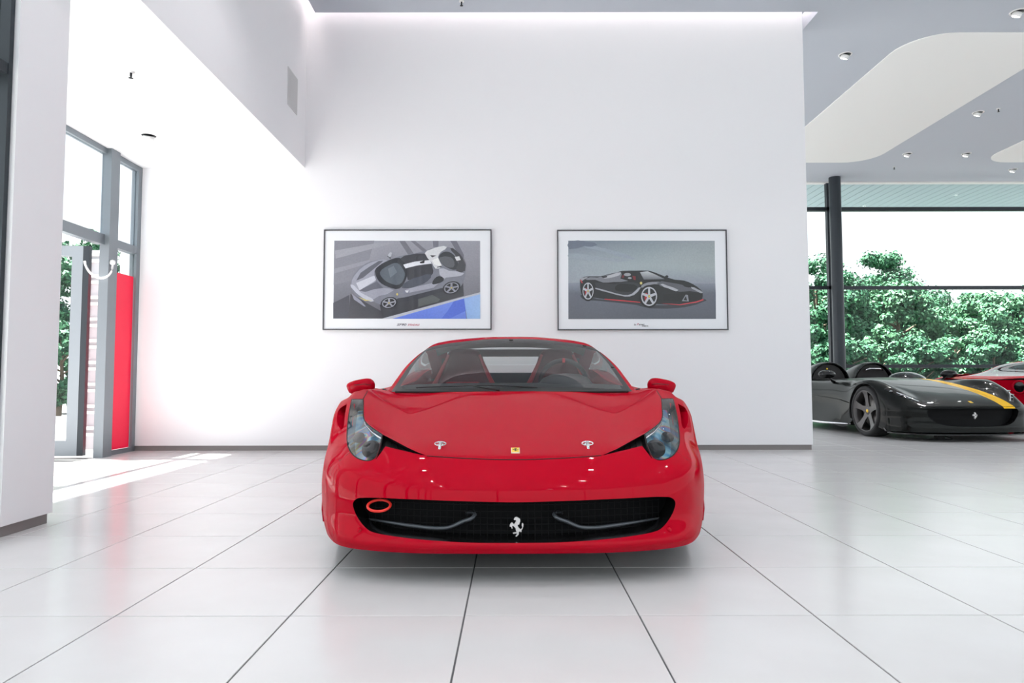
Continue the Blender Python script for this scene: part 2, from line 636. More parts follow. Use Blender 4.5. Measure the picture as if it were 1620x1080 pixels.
glazing_y('window_1', XC - 0.085, YB, YC0 - 0.005, 0, HC, 1.75, (0.03, 2.45, HC - 0.03), 'tall dark framed glazing left of the pier', 0.12, 'frame_dark')
glazing_y('window_2', XE - 0.05, YB, YWIN, 0, HC, 2.4, (0.03, 1.1, 2.8, HC - 0.03), 'glazed east side')
glazing_x('window_3', YB + 0.05, XC - 0.1, XE, 0, HC, 2.4, (0.03, 1.1, 2.8, HC - 0.03), 'glazed front behind the viewer')

# far glazing of the side hall (in view)
w4 = struct(empty('window_4', (0, YWIN, 0)), 'far window wall with dark rails, trees beyond')
X0w, X1w = 2.0, XE - 0.1
zr = [ony(1450, p, YWIN).z for p in (332, 456, 580)]
box('head', X0w, X1w, -0.06, 0.06, HC - 0.03, HC + 0.02, 'white_plastic', w4)
for z, hh in zip(zr, (0.04, 0.035, 0.035)):
    box('rail', X0w, X1w, -0.05, 0.05, z - hh, z + hh, 'frame_dark', w4)
box('sill', X0w, X1w, -0.06, 0.06, 0, 0.06, 'frame_dark', w4)
mxs = [ony(1314, 450, YWIN).x - 0.02 + k * 3.6 for k in (-1, 0, 2, 4)]
mxs = [X0w, mxs[1], mxs[1] + 5.4, X1w]
for xx in mxs:
    box('mullion', xx - 0.035, xx + 0.035, -0.05, 0.05, 0.06, HC - 0.03, 'frame_dark', w4)
zz = [0.06] + sorted(zr) + [HC - 0.03]
for a, b in zip(mxs[:-1], mxs[1:]):
    for c, d in zip(zz[:-1], zz[1:]):
        box('pane', a + 0.035, b - 0.035, -0.008, 0.008, c + 0.035, d - 0.035, 'pane', w4)
pc = ony(1325, 450, YWIN - 0.35)
col = empty('steel_column', (pc.x, YWIN - 0.35, 0))
lathe('shaft', [(0.118, 0.02), (0.118, HC)], 'frame_dark', col, 32)
lathe('base_plate', [(0.118, 0.03), (0.19, 0.025), (0.19, 0.0)], 'frame_dark', col, 32)
tag(col, 'round dark steel column in front of the far window', 'column')

# roof soffit outside, boarded
sf = struct(empty('ceiling_soffit', (0, YWIN + 0.1, HC + 0.02)), 'pale blue boarded soffit outside the window')
box('backing', 1.0, XE + 1, 0, 2.55, 0.03, 0.08, 'soffit_gap', sf)
for k in range(66):
    xx = 1.0 + k * 0.22
    if xx > XE + 0.6:
        break
    box('plank', xx + 0.01, xx + 0.21, 0.0, 2.53, 0.0, 0.03, 'soffit', sf)

# ---------------------------------------------------------------- entrance
w5 = struct(empty('window_5', (XG, 0, 0)), 'grey framed entrance glazing with a red sidelight')
zt = onx(200, 391, XG).z                                     # transom
PY0, PY1 = 7.20, 7.36
box('post', -0.02, 0.08, PY0, PY1, 0, ZA - 0.002, 'frame_grey', w5)
box('head', -0.04, 0.03, YC1, YW, ZA - 0.06, ZA - 0.002, 'frame_grey', w5)
box('jamb', -0.05, 0.03, YW - 0.075, YW - 0.001, 0, ZA - 0.06, 'frame_grey', w5)
box('transom', -0.05, 0.03, YC1, PY0, zt - 0.055, zt + 0.055, 'frame_grey', w5)
box('transom', -0.05, 0.03, PY1, YW - 0.075, zt - 0.045, zt + 0.045, 'frame_grey', w5)
box('sill', -0.05, 0.03, PY1, YW - 0.075, 0, 0.05, 'frame_grey', w5)
box('frosted_pane', -0.012, 0.0, YC1 + 0.02, PY0, zt + 0.055, ZA - 0.06, 'pane_frosted', w5)
box('frosted_pane', -0.012, 0.0, PY1, YW - 0.075, zt + 0.045, ZA - 0.06, 'pane_frosted', w5)
box('pane', -0.012, 0.0, PY1, YW - 0.075, 0.05, zt - 0.045, 'pane', w5)
zred = onx(200, 434, XG).z
tag(mesh_obj('red_panel', [(XG + .004, PY1 + .004, .052), (XG + .004, YW - .08, .052), (XG + .004, YW - .08, zred), (XG + .004, PY1 + .004, zred)], [(0, 1, 2, 3)], 'red_film'),
    'tall red panel standing behind the narrow sidelight', 'panel')
box('post', -0.05, 0.05, 5.42, 5.50, 0, zt - 0.055, 'frame_grey', w5)
box('pane', -0.012, 0.0, YC1 + 0.02, 5.42, 0.02, zt - 0.055, 'pane', w5)

# open door leaf, swung outwards from the post
d1 = struct(empty('door_1', (XG - 0.19, PY0 + 0.02, 0.02), math.radians(186)), 'light aluminium glazed door leaf standing open')
DW, DH = 0.92, zt - 0.09
box('stile', 0, 0.11, -0.03, 0.03, 0, DH, 'alu_light', d1)
box('stile', DW - 0.11, DW, -0.03, 0.03, 0, DH, 'alu_light', d1)
box('rail', 0.11, DW - 0.11, -0.03, 0.03, DH - 0.11, DH, 'alu_light', d1)
box('rail', 0.11, DW - 0.11, -0.03, 0.03, 0, 0.16, 'alu_light', d1)
box('pane', 0.11, DW - 0.11, -0.006, 0.006, 0.16, DH - 0.11, 'pane', d1)
box('edge_seal', -0.06, 0.0, -0.03, 0.03, 0, DH, 'frame_dark', d1)

# white bow handle hung between post and leaf
ha, hb = onx(178, 414, XG + 0.095), ony(134, 412, PY0 - 0.16)
pts = []
for k in range(17):
    a = PI * k / 16
    m_ = (ha + hb) / 2
    pts.append(m_ + (ha - hb) / 2 * math.cos(a) + Vector((0.03 * math.sin(a), 0, -0.175 * math.sin(a))))
hd = empty('bow_handle', ha)
tube('bow', [p - ha for p in pts], 0.011, 'white_plastic', hd, 10)
lathe('knob', [(0.001, 0.03), (0.026, 0.02), (0.03, 0.0), (0.026, -0.02), (0.001, -0.03)], 'white_plastic', hd, 16)
tag(hd, 'white curved bow hanging from the entrance post', 'handle')

# louvred grey tower just outside the door
lt = empty('louvre_tower', (-5.02, 8.02, 0))
box('upright', 0, 0.025, 0, 0.06, 0, 2.35, 'concrete', lt)
box('upright', 0.22, 0.245, 0, 0.06, 0, 2.35, 'concrete', lt)
box('backing', 0.025, 0.22, 0.03, 0.05, 0, 2.35, 'grey_body', lt)
for k in range(9):
    for dz in (0, 0.075):
        box('slat', 0.02, 0.225, -0.015, 0.03, 0.16 + k * 0.255 + dz, 0.195 + k * 0.255 + dz, 'white_plastic', lt)
tag(lt, 'grey ribbed frame with horizontal slats seen through the doorway', 'shutter')

# ---------------------------------------------------------------- outside ground
struct(box('ground_outside', -80, 80, YWIN + 0.1, 90, -0.4, -0.25, 'asphalt_dark'))
struct(box('ground_lot', -80, -4.9, -60, YWIN + 0.1, -0.2, -0.03, 'asphalt'))
struct(box('ground_front', -4.9, 80, -60, YB, -0.2, -0.03, 'asphalt_dark'))
struct(box('ground_east', XE, 80, YB, YWIN + 0.1, -0.2, -0.03, 'asphalt_dark'))


# ---------------------------------------------------------------- trees
def tree(x, y, z0, h, r, seed, leaf, label, n=9000, ls=0.075, group='trees beyond the window'):
    rng = np.random.default_rng(seed)
    t = empty('tree', (x, y, z0))
    tv, tf = [], []
    ns = 8

    def limb(p0, p1, r0, r1):
        b = len(tv)
        d = (p1 - p0).normalized()
        u = d.orthogonal().normalized()
        v = d.cross(u)
        for p, rr in ((p0, r0), ((p0 + p1) / 2 + u * rr_off, (r0 + r1) / 2), (p1, r1)):
            for k in range(ns):
                a = 2 * PI * k / ns
                tv.append(p + u * math.cos(a) * rr + v * math.sin(a) * rr)
        for i in range(2):
            for k in range(ns):
                tf.append((b + i * ns + k, b + i * ns + (k + 1) % ns, b + (i + 1) * ns + (k + 1) % ns, b + (i + 1) * ns + k))

    rr_off = 0.05
    top = Vector((0, 0, h * 0.8))
    limb(Vector((0, 0, 0)), top, 0.03 * h, 0.008 * h)
    for k in range(9):
        a = k * 2.4
        zb = h * (0.25 + 0.055 * k)
        limb(Vector((0, 0, zb)), Vector((math.cos(a) * r * 0.75, math.sin(a) * r * 0.75, zb + h * 0.16)), 0.011 * h, 0.003 * h)
    mesh_obj('trunk', tv, tf, 'bark', t, smooth=True)
    # foliage: leaf clumps scattered over an uneven crown
    nc = 90
    cs = []
    for k in range(nc):
        d = rng.normal(size=3)
        d /= np.linalg.norm(d)
        q = rng.uniform(0.45, 1.0) ** 0.6
        cs.append((d[0] * r * q, d[1] * r * q, h * 0.56 + d[2] * h * 0.42 * q, rng.uniform(0.10, 0.30) * r))
    cs = np.array(cs)
    idx = rng.integers(0, nc, n)
    d = rng.normal(size=(n, 3))
    d /= np.linalg.norm(d, axis=1)[:, None]
    rad = (rng.uniform(0.35, 1.0, n) ** 0.7 * rng.choice([1.0, 1.0, 1.0, 1.35], n))[:, None]
    c = cs[idx, :3] + d * rad * cs[idx, 3:4] * np.array([1, 1, 0.75])
    nrm = d + rng.normal(scale=0.5, size=(n, 3)) + np.array([0, 0, 0.35])
    nrm /= np.linalg.norm(nrm, axis=1)[:, None]
    t1 = np.cross(nrm, rng.normal(size=(n, 3)))
    t1 /= np.linalg.norm(t1, axis=1)[:, None]
    t2 = np.cross(nrm, t1)
    s = (ls * rng.uniform(0.6, 1.3, n))[:, None]
    V = np.stack([c - t1 * s, c - t2 * s * 0.6, c + t1 * s, c + t2 * s * 0.6], 1).reshape(-1, 3)
    me = bpy.data.meshes.new('foliage')
    me.from_pydata(V.tolist(), [], np.arange(4 * n).reshape(-1, 4).tolist())
    me.materials.append(MATS[leaf])
    o = link(bpy.data.objects.new('foliage', me), t)
    o['kind'] = 'stuff'
    return tag(t, label, 'tree', group)


def tree_at(px, top, y, r, seed, leaf, label, **k):
    p = ony(px, top, y)
    return tree(p.x, y, -0.25, p.z + 0.25, r, seed, leaf, label, **k)


tree_at(1290, 415, 25.5, 1.9, 1, 'leaf_a', 'leafy tree seen in the narrow pane left of the steel column', n=36000)
tree_at(1364, 406, 30.5, 2.9, 2, 'leaf_a', 'tallest dark green tree right of the steel column', n=60000)
tree_at(1418, 434, 26.0, 1.7, 3, 'leaf_b', 'bright green tree sloping down from the tallest tree', n=40000)
tree_at(1476, 462, 35.5, 2.4, 4, 'leaf_c', 'pale grey-green tree with visible bare twigs', n=24000)
tree_at(1524, 452, 30.0, 2.1, 5, 'leaf_b', 'green tree in the middle of the right pane', n=44000)
tree_at(1582, 462, 25.5, 1.9, 6, 'leaf_b', 'tree at right picture edge beyond the window', n=40000)
tree_at(1640, 452, 31.0, 2.4, 7, 'leaf_a', 'tree cut off by the right picture edge', n=36000)
for k, (px, tp, yy) in enumerate(((1330, 528, 21.5), (1390, 520, 22.5), (1450, 528, 21.5), (1510, 524, 22.5), (1570, 530, 21.5), (1630, 528, 22.5))):
    tree_at(px, tp, yy, 0.95, 20 + k, ('leaf_a', 'leaf_b')[k % 2],
            ('low bush under the tallest tree by the column', 'low bush below the sloping bright tree', 'low bush below the pale twiggy tree',
             'low bush left of the small black mirror', 'low bush above the red car', 'low bush at right picture edge')[k],
            n=24000, ls=0.065, group='bushes beyond the window')
tree(-10.9, 16.5, -0.05, 2.3, 0.75, 40, 'leaf_a', 'small green tree seen through the open door', n=12000, ls=0.06, group='trees outside the entrance')
tree(-14.4, 22.5, -0.05, 6.0, 1.3, 41, 'leaf_a', 'tree crown showing above the open door leaf', n=12000, ls=0.08, group='trees outside the entrance')
# ================================================================ CAR SURFACE TOOLS
def herm(P, t, T):
    """P (n,k,3) control points at params t, evaluated at T: smooth curve through every point"""
    P = np.asarray(P, float)
    t = np.asarray(t, float)
    n = len(t)
    M = np.zeros_like(P)
    sh = (slice(None),) + (None,) * (P.ndim - 1)
    dt = np.diff(t)
    d = np.diff(P, axis=0) / dt[sh]
    for i in range(1, n - 1):
        M[i] = (d[i - 1] * dt[i] + d[i] * dt[i - 1]) / (dt[i] + dt[i - 1])
    M[0] = d[0]
    M[-1] = d[-1]
    k = np.clip(np.searchsorted(t, T, side='right') - 1, 0, n - 2)
    h = t[k + 1] - t[k]
    u = (T - t[k]) / h
    h, u = h[sh], u[sh]
    return ((2 * u ** 3 - 3 * u ** 2 + 1) * P[k] + (u ** 3 - 2 * u ** 2 + u) * h * M[k]
            + (-2 * u ** 3 + 3 * u ** 2) * P[k + 1] + (u ** 3 - u ** 2) * h * M[k + 1])


def params(P):
    L = np.linalg.norm(np.diff(P, axis=0), axis=-1)
    if L.ndim > 1:
        L = np.mean(np.maximum(L, 1e-4), axis=1)
    return np.concatenate([[0], np.cumsum(np.maximum(L, 1e-4))])


def dense(grid, nu=8, nv=8, mirror=True, smooth=4, keep_v=()):
    """grid[row][col] of points -> finely sampled smooth surface array (V,U,3)"""
    Gd = np.asarray(grid, float)
    if mirror:
        gh = Gd[:, 1:3][:, ::-1].copy()
        gh[..., 0] *= -1
        Gc = np.concatenate([gh, Gd], 1)
    else:
        Gc = Gd
    tc = params(np.swapaxes(Gc, 0, 1))
    if mirror:
        tc = tc - tc[2]
    cols = np.arange(Gd.shape[1])
    base = tc[2:] if mirror else tc
    T = np.concatenate([np.linspace(base[i], base[i + 1], nu, endpoint=False) for i in cols[:-1]] + [[base[-1]]])
    A = np.swapaxes(herm(np.swapaxes(Gc, 0, 1), tc, T), 0, 1)
    tr = params(Gd)
    R = np.concatenate([np.linspace(tr[i], tr[i + 1], nv, endpoint=False) for i in range(len(tr) - 1)] + [[tr[-1]]])
    S = herm(A, tr, R)
    for _ in range(smooth):
        B = S.copy()
        B[1:-1, 1:-1] = (S[1:-1, 1:-1] * 4 + S[:-2, 1:-1] + S[2:, 1:-1] + S[1:-1, :-2] + S[1:-1, 2:]) / 8
        if mirror:
            mr = S[1:-1, 1].copy()
            mr[:, 0] *= -1
            B[1:-1, 0] = (S[1:-1, 0] * 4 + S[:-2, 0] + S[2:, 0] + S[1:-1, 1] + mr) / 8
        S = B
    if mirror:
        S[:, 0, 0] = 0
    return S


def surf_bm(S):
    bm = bmesh.new()
    V, U, _ = S.shape
    vv = [[bm.verts.new(S[i, j]) for j in range(U)] for i in range(V)]
    for i in range(V - 1):
        for j in range(U - 1):
            bm.faces.new((vv[i][j], vv[i][j + 1], vv[i + 1][j + 1], vv[i + 1][j]))
    bm.normal_update()
    return bm


def smooth_poly(pts, n=4, closed=True, sharp=()):
    """rounded outline through pts; indices in sharp stay corners"""
    P = [np.array(p, float) for p in pts]
    N = len(P)
    out = []
    for i in range(N if closed else N - 1):
        p1, p2 = P[i], P[(i + 1) % N]
        L = np.linalg.norm(p2 - p1)

        def tang(k):
            if k in sharp or (not closed and k in (0, N - 1)):
                return None
            a, b = P[(k - 1) % N], P[(k + 1) % N]
            v = b - a
            return v / (np.linalg.norm(v) + 1e-9)

        t1, t2 = tang(i), tang((i + 1) % N)
        t1 = (p2 - p1) / (L + 1e-9) if t1 is None else t1
        t2 = (p2 - p1) / (L + 1e-9) if t2 is None else t2
        for k in range(n):
            u = k / n
            out.append((2 * u ** 3 - 3 * u ** 2 + 1) * p1 + (u ** 3 - 2 * u ** 2 + u) * L * t1
                       + (-2 * u ** 3 + 3 * u ** 2) * p2 + (u ** 3 - u ** 2) * L * t2)
    if not closed:
        out.append(P[-1])
    return [tuple(p) for p in out]


def inside(p, poly):
    x, y = p
    r = False
    n = len(poly)
    j = n - 1
    for i in range(n):
        xi, yi = poly[i]
        xj, yj = poly[j]
        if (yi > y) != (yj > y) and x < (xj - xi) * (y - yi) / (yj - yi) + xi:
            r = not r
        j = i
    return r


def knife(bm, poly, to2, plane, pred, closed=True):
    """cut bm's faces along an outline given in a 2D view"""
    n = len(poly)
    for i in range(n if closed else n - 1):
        a, b = poly[i], poly[(i + 1) % n]
        if math.hypot(a[0] - b[0], a[1] - b[1]) < 1e-6:
            continue
        x0, x1 = min(a[0], b[0]), max(a[0], b[0])
        y0, y1 = min(a[1], b[1]), max(a[1], b[1])
        fs = []
        for f in bm.faces:
            if not pred(f):
                continue
            q = [to2(v.co) for v in f.verts]
            if max(p[0] for p in q) < x0 or min(p[0] for p in q) > x1 or max(p[1] for p in q) < y0 or min(p[1] for p in q) > y1:
                continue
            fs.append(f)
        if not fs:
            continue
        co, no = plane(a, b)
        geom = set(fs)
        for f in fs:
            geom.update(f.edges)
            geom.update(f.verts)
        bmesh.ops.bisect_plane(bm, geom=list(geom), plane_co=co, plane_no=no, dist=1e-6)
    bm.normal_update()


def view_side():
    return (lambda c: (c.y, c.z)), (lambda a, b: (Vector((0, a[0], a[1])), Vector((0, -(b[1] - a[1]), b[0] - a[0]))))


def view_front():
    return (lambda c: (c.x, c.z)), (lambda a, b: (Vector((a[0], 0, a[1])), Vector((-(b[1] - a[1]), 0, b[0] - a[0]))))


def view_top():
    return (lambda c: (c.x, c.y)), (lambda a, b: (Vector((a[0], a[1], 0)), Vector((-(b[1] - a[1]), b[0] - a[0], 0))))


def circle(cx, cy, r, n=40):
    return [(cx + r * math.cos(2 * PI * k / n), cy + r * math.sin(2 * PI * k / n)) for k in range(n)]


def grab(faces, off=None):
    """copy faces as (verts, faces, normals); off shifts along the surface normal"""
    idx, V, N, Fs = {}, [], [], []
    for f in faces:
        row = []
        for v in f.verts:
            if v.index not in idx:
                idx[v.index] = len(V)
                V.append(v.co + (v.normal * off if off else Vector()))
                N.append(v.normal.copy())
            row.append(idx[v.index])
        Fs.append(tuple(row))
    return V, Fs, N


def mir(V, Fs, N):
    return ([Vector((-v.x, v.y, v.z)) for v in V], [tuple(reversed(f)) for f in Fs], [Vector((-n.x, n.y, n.z)) for n in N])


def both(V, Fs, N):
    """half + mirrored half, welded on the centre plane"""
    V2, F2, N2 = list(V), list(Fs), list(N)
    mp = {}
    for i, v in enumerate(V):
        if abs(v.x) < 1e-5:
            mp[i] = i
            N2[i] = Vector((0, N[i].y, N[i].z)).normalized()
        else:
            mp[i] = len(V2)
            V2.append(Vector((-v.x, v.y, v.z)))
            N2.append(Vector((-N[i].x, N[i].y, N[i].z)))
    F2 += [tuple(mp[i] for i in reversed(f)) for f in Fs]
    return V2, F2, N2


def put(name, data, m, parent, thick=0.0):
    V, Fs, N = data
    o = mesh_obj(name, V, Fs, m, parent, smooth=True, normals=N)
    return o


def walls(region, d):
    """quads from the region's rim inwards by d(v)"""
    rs = set(region)
    V, Fs = [], []
    for f in region:
        for lp in f.loops:
            e = lp.edge
            if sum(1 for q in e.link_faces if q in rs) == 1:
                a, b = lp.vert, lp.link_loop_next.vert
                if abs(a.co.x) < 1e-5 and abs(b.co.x) < 1e-5:
                    continue
                k = len(V)
                V += [a.co.copy(), b.co.copy(), b.co + d(b), a.co + d(a)]
                Fs.append((k, k + 1, k + 2, k + 3))
    return V, Fs


def mirrored_pts(P):
    return [Vector((-p[0], p[1], p[2])) for p in P]


# ---------------------------------------------------------------- wheel
def wheel(parent, x, y, r, wd, side, rim='rim_grey', rr=None, caliper='tow_red', spokes=5):
    """side=+1: outer face towards +x"""
    rr = rr or r * 0.76
    t = bpy.data.objects.new('wheel', None)
    link(t, parent)
    t.location = (x, y, r)
    if side < 0:
        t.rotation_euler = (0, 0, PI)
    h = wd / 2
    prof = [(rr, -h * 0.9), (rr + 0.02, -h), (r - 0.03, -h), (r - 0.006, -h * 0.86), (r, -h * 0.5), (r, h * 0.5), (r - 0.006, h * 0.86),
            (r - 0.03, h), (rr + 0.02, h), (rr, h * 0.9)]
    lathe('tyre', prof, 'rubber', t, 48, 'x')
    lathe('rim', [(rr, -h * 0.9), (rr - 0.012, -h * 0.5), (rr - 0.02, h * 0.6), (rr - 0.006, h * 0.92), (rr + 0.008, h * 0.95), (rr + 0.006, h * 0.85)],
          rim, t, 48, 'x')
    lathe('brake_disc', [(0.05, h * 0.1), (rr * 0.8, h * 0.1), (rr * 0.8, h * 0.02), (0.05, h * 0.02)], 'brake_disc', t, 40, 'x')
    lathe('hub', [(0.001, h * 0.66), (0.03, h * 0.66), (0.055, h * 0.6), (0.07, h * 0.45), (0.07, 0)], rim, t, 24, 'x')
    lathe('hub_cap', [(0.001, h * 0.70), (0.024, h * 0.69), (0.027, h * 0.64)], 'badge_yellow', t, 16, 'x')
    for k in range(spokes):
        a = 2 * PI * k / spokes + PI / 2
        V, Fs = [], []
        for q, (rad, wdt, hx) in enumerate(((0.045, 0.05, 0.60), (rr * 0.45, 0.034, 0.66), (rr * 0.8, 0.045, 0.78), (rr - 0.004, 0.065, 0.90))):
            for sx, dx in ((-1, 0), (1, 0), (0.65, -0.03), (-0.65, -0.03)):
                cy, cz = rad * math.cos(a) - sx * wdt * math.sin(a), rad * math.sin(a) + sx * wdt * math.cos(a)
                V.append((h * hx + dx, cy, cz))
            if q:
                b = 4 * q
                for e in range(4):
                    Fs.append((b - 4 + e, b - 4 + (e + 1) % 4, b + (e + 1) % 4, b + e))
        mesh_obj('spoke', V, Fs, rim, t)
    return t


def wheel_well(parent, y, z, r, x_out, x_in):
    """arched liner over a wheel, open at the bottom"""
    n = 28
    V, Fs = [], []
    for x, rr in ((x_out, r + .003), (x_in, r + .005), (x_in, r * .3)):
        for k in range(n + 1):
            a = -0.30 + (PI + 0.60) * k / n
            V.append((x, y + rr * math.cos(a), z + rr * math.sin(a)))
    for i in range(2):
        for k in range(n):
            Fs.append((i * (n + 1) + k, i * (n + 1) + k + 1, (i + 1) * (n + 1) + k + 1, (i + 1) * (n + 1) + k))
    return mesh_obj('wheel_well', V, Fs, 'under_black', parent, smooth=True)


HORSE = [(540, 440), (560, 405), (590, 397), (620, 412), (648, 435), (650, 470), (640, 500), (630, 530), (612, 525), (605, 545),
         (620, 575), (650, 605), (670, 600), (685, 575), (675, 540), (680, 510), (692, 500), (705, 520), (703, 560), (690, 595),
         (672, 620), (670, 650), (655, 655), (650, 635), (625, 655), (625, 690), (590, 728), (572, 728), (575, 708), (605, 680),
         (580, 675), (530, 682), (522, 665), (560, 655), (590, 655), (575, 625), (570, 590), (545, 560), (525, 545), (512, 550),
         (518, 590), (508, 598), (492, 560), (472, 562), (470, 545), (485, 505), (508, 490), (530, 505), (540, 525), (560, 500),
         (580, 470), (575, 450), (548, 450)]


def horse(name, M, size, m, parent, thick=0.006):
    """raised prancing horse badge; M maps local (x right, z up, y depth) to the parent's space"""
    pts = [((x - 588) / 331 * size, (563 - y) / 331 * size) for x, y in HORSE]
    o = prism(name, pts, 0, -thick, m, parent)
    o.matrix_local = M
    return o
# ================================================================ RED COUPE
Y0 = 2.74


def pl(off, py, s):
    """picture offset from the car's centre line + distance behind the nose -> car-local point"""
    p = ony(810 + off, py, Y0 + s)
    return Vector((p.x, s, p.z))


def to_pix(c):
    u, v = proj(c.x, Y0 + c.y, c.z)
    return (u - 810, v)


def pix_plane(a, b):
    d1, d2 = ray(810 + a[0], a[1]), ray(810 + b[0], b[1])
    return Vector((0, -Y0, H)), d1.cross(d2).normalized()


ROWS = {
    'x': [
        [0, .2, .4, .56, .67, .745, .805, .865, .912, .93],
        [0, .2, .4, .56, .67, .745, .807, .867, .915, .93],
        [0, .2, .4, .56, .67, .75, .815, .875, .922, .93],
        [0, .2, .4, .56, .67, .75, .818, .878, .922, .93],
        [0, .2, .4, .56, .67, .75, .815, .872, .915, .93],
        [0, .2, .4, .55, .655, .735, .80, .862, .915, .93],
        [0, .2, .39, .52, .60, .70, .785, .862, .925, .93],
        [0, .2, .38, .50, .60, .72, .808, .882, .937, .93],
        [0, .2, .36, .48, .60, .745, .832, .903, .938, .93],
        [0, .2, .36, .50, .63, .77, .845, .900, .937, .93],
        [0, .2, .38, .54, .69, .81, .86, .905, .935, .92],
        [0, .2, .40, .58, .72, .815, .865, .915, .925, .90]],
    's': [
        [0, .003, .015, .052, .097, .165, .28, .45, .61, .85],
        [-.022, -.019, -.008, .028, .074, .144, .26, .435, .60, .85],
        [.018, .021, .033, .068, .113, .18, .29, .45, .60, .85],
        [.020, .023, .035, .070, .115, .18, .29, .45, .60, .85],
        [.034, .037, .049, .084, .130, .20, .31, .46, .61, .85],
        [.120, .123, .135, .16, .205, .31, .43, .56, .68, .87],
        [.21, .215, .225, .25, .33, .46, .56, .66, .78, .92],
        [.38, .385, .395, .42, .48, .58, .68, .77, .87, .97],
        [.62, .62, .63, .65, .68, .72, .80, .90, 1.00, 1.03],
        [.85, .85, .86, .87, .88, .90, .95, 1.02, 1.13, 1.08],
        [1.08, 1.08, 1.08, 1.08, 1.08, 1.10, 1.13, 1.18, 1.27, 1.15],
        [1.27, 1.275, 1.31, 1.38, 1.45, 1.46, 1.46, 1.46, 1.46, 1.46]],
    'z': [
        [.124, .124, .124, .124, .125, .127, .13, .132, .135, .15],
        [.153, .153, .153, .155, .157, .16, .163, .165, .165, .19],
        [.235, .235, .236, .238, .242, .248, .252, .255, .255, .26],
        [.312, .312, .314, .318, .325, .332, .336, .338, .338, .31],
        [.380, .381, .386, .395, .405, .413, .418, .42, .42, .36],
        [.473, .473, .473, .471, .470, .495, .505, .503, .50, .42],
        [.505, .506, .509, .520, .553, .585, .582, .575, .585, .47],
        [.543, .544, .547, .552, .575, .622, .635, .638, .632, .50],
        [.598, .599, .601, .600, .616, .663, .688, .694, .675, .50],
        [.652, .652, .652, .646, .662, .708, .722, .712, .668, .48],
        [.703, .702, .697, .682, .700, .750, .748, .728, .61, .22],
        [.741, .741, .739, .730, .735, .752, .745, .62, .40, .14]],
}
grid = np.stack([np.array(ROWS['x']), np.array(ROWS['s']), np.array(ROWS['z'])], -1)
S_ = dense(grid, 10, 10, True, 6)
# the V-shaped hollows of the hood that lead up to the screen corners
VA, VB1, VB2 = np.array((.535, .80)), np.array((.30, 1.13)), np.array((.80, 1.13))


def sst(a, b, x):
    t = np.clip((x - a) / (b - a), 0, 1)
    return t * t * (3 - 2 * t)


def side_of(P, A, B, sg):
    d = (B - A) / np.linalg.norm(B - A)
    return sg * ((P[..., 0] - A[0]) * d[1] - (P[..., 1] - A[1]) * d[0])


PX = S_[..., :2]
din = np.minimum(side_of(PX, VA, VB1, 1), side_of(PX, VA, VB2, -1))
S_[..., 2] -= 0.017 * sst(0, .035, din) * (1 - sst(1.02, 1.30, PX[..., 1])) * (S_[..., 2] > .5)
bm = surf_bm(S_)
AX, AZ, AR, TR = 1.05, 0.33, 0.352, 0.325

# wheel arch
t2, pf = view_side()
arch = circle(AX, AZ, AR, 48)
knife(bm, arch, t2, pf, lambda f: f.calc_center_median().x > 0.86)
bmesh.ops.delete(bm, geom=[f for f in bm.faces if f.calc_center_median().x > 0.86 and math.hypot(f.calc_center_median().y - AX, f.calc_center_median().z - AZ) < AR], context='FACES')

front = lambda f: f.normal.dot(Vector((0, -Y0, H)) - f.calc_center_median()) > 0 and f.calc_center_median().y < 1.5
HL = smooth_poly([(254, 631), (236, 631), (236.5, 646), (236, 661), (230, 671), (207.5, 687), (213, 709), (221, 724.5), (233, 728), (248, 723.5),
                  (258, 713.5), (262.5, 700), (262, 678), (259, 654)], 4, True, (0, 1, 5))
VENT = smooth_poly([(207, 686.5), (190, 695.5), (163, 710), (138, 720.8), (172, 713), (203, 705.5), (219, 727), (217, 722), (211, 706)], 3, True, (0, 3, 5, 6, 7))
GR = smooth_poly([(-20, 794.2), (20, 794.0), (96, 791.8), (174, 788.6), (244, 786.5), (254.5, 793), (253.5, 805), (247, 819), (237, 832), (226, 840),
                  (194, 847), (135, 854), (66, 858), (20, 858.6), (-20, 858.7)], 4, True, (0, 14))
SLIT = smooth_poly([(275, 648), (262, 638.5), (265.5, 656), (268, 675), (272, 678.5), (277.5, 666)], 4, True, (1,))
SHUT = smooth_poly([(-6, 727), (37, 726.5), (96, 723.8), (138, 720.8)], 4, False)
HOODP = SHUT + [(163, 710), (190, 695.5), (207, 686.7)] + [(230, 671), (236, 661), (236.5, 646), (236, 631), (232, 623.5), (228, 617), (226, 604), (-6, 604)]
FEND = [(258, 713.5), (275, 728), (303, 747), (345, 750), (345, 590), (226, 590), (228, 617), (232, 623.5), (236, 631), (254, 631), (259, 654), (262, 678), (262.5, 700)]
for poly in (HL, VENT, GR, SLIT):
    knife(bm, poly, to_pix, pix_plane, front)
knife(bm, HOODP, to_pix, pix_plane, front)
knife(bm, [(258, 713.5), (275, 728), (303, 747)], to_pix, pix_plane, front, False)
bm.verts.index_update()
bm.faces.ensure_lookup_table()
REG = {k: [] for k in ('headlight', 'vent', 'grille', 'slit', 'hood', 'fender', 'bumper')}
for f in bm.faces:
    c = f.calc_center_median()
    p = to_pix(c)
    if front(f) and inside(p, HL):
        k = 'headlight'
    elif front(f) and inside(p, VENT):
        k = 'vent'
    elif front(f) and inside(p, GR):
        k = 'grille'
    elif front(f) and inside(p, SLIT):
        k = 'slit'
    elif front(f) and inside(p, HOODP):
        k = 'hood'
    elif inside(p, FEND) or c.y > 0.95:
        k = 'fender' if c.x > 0.55 else 'hood'
    else:
        k = 'bumper'
    REG[k].append(f)


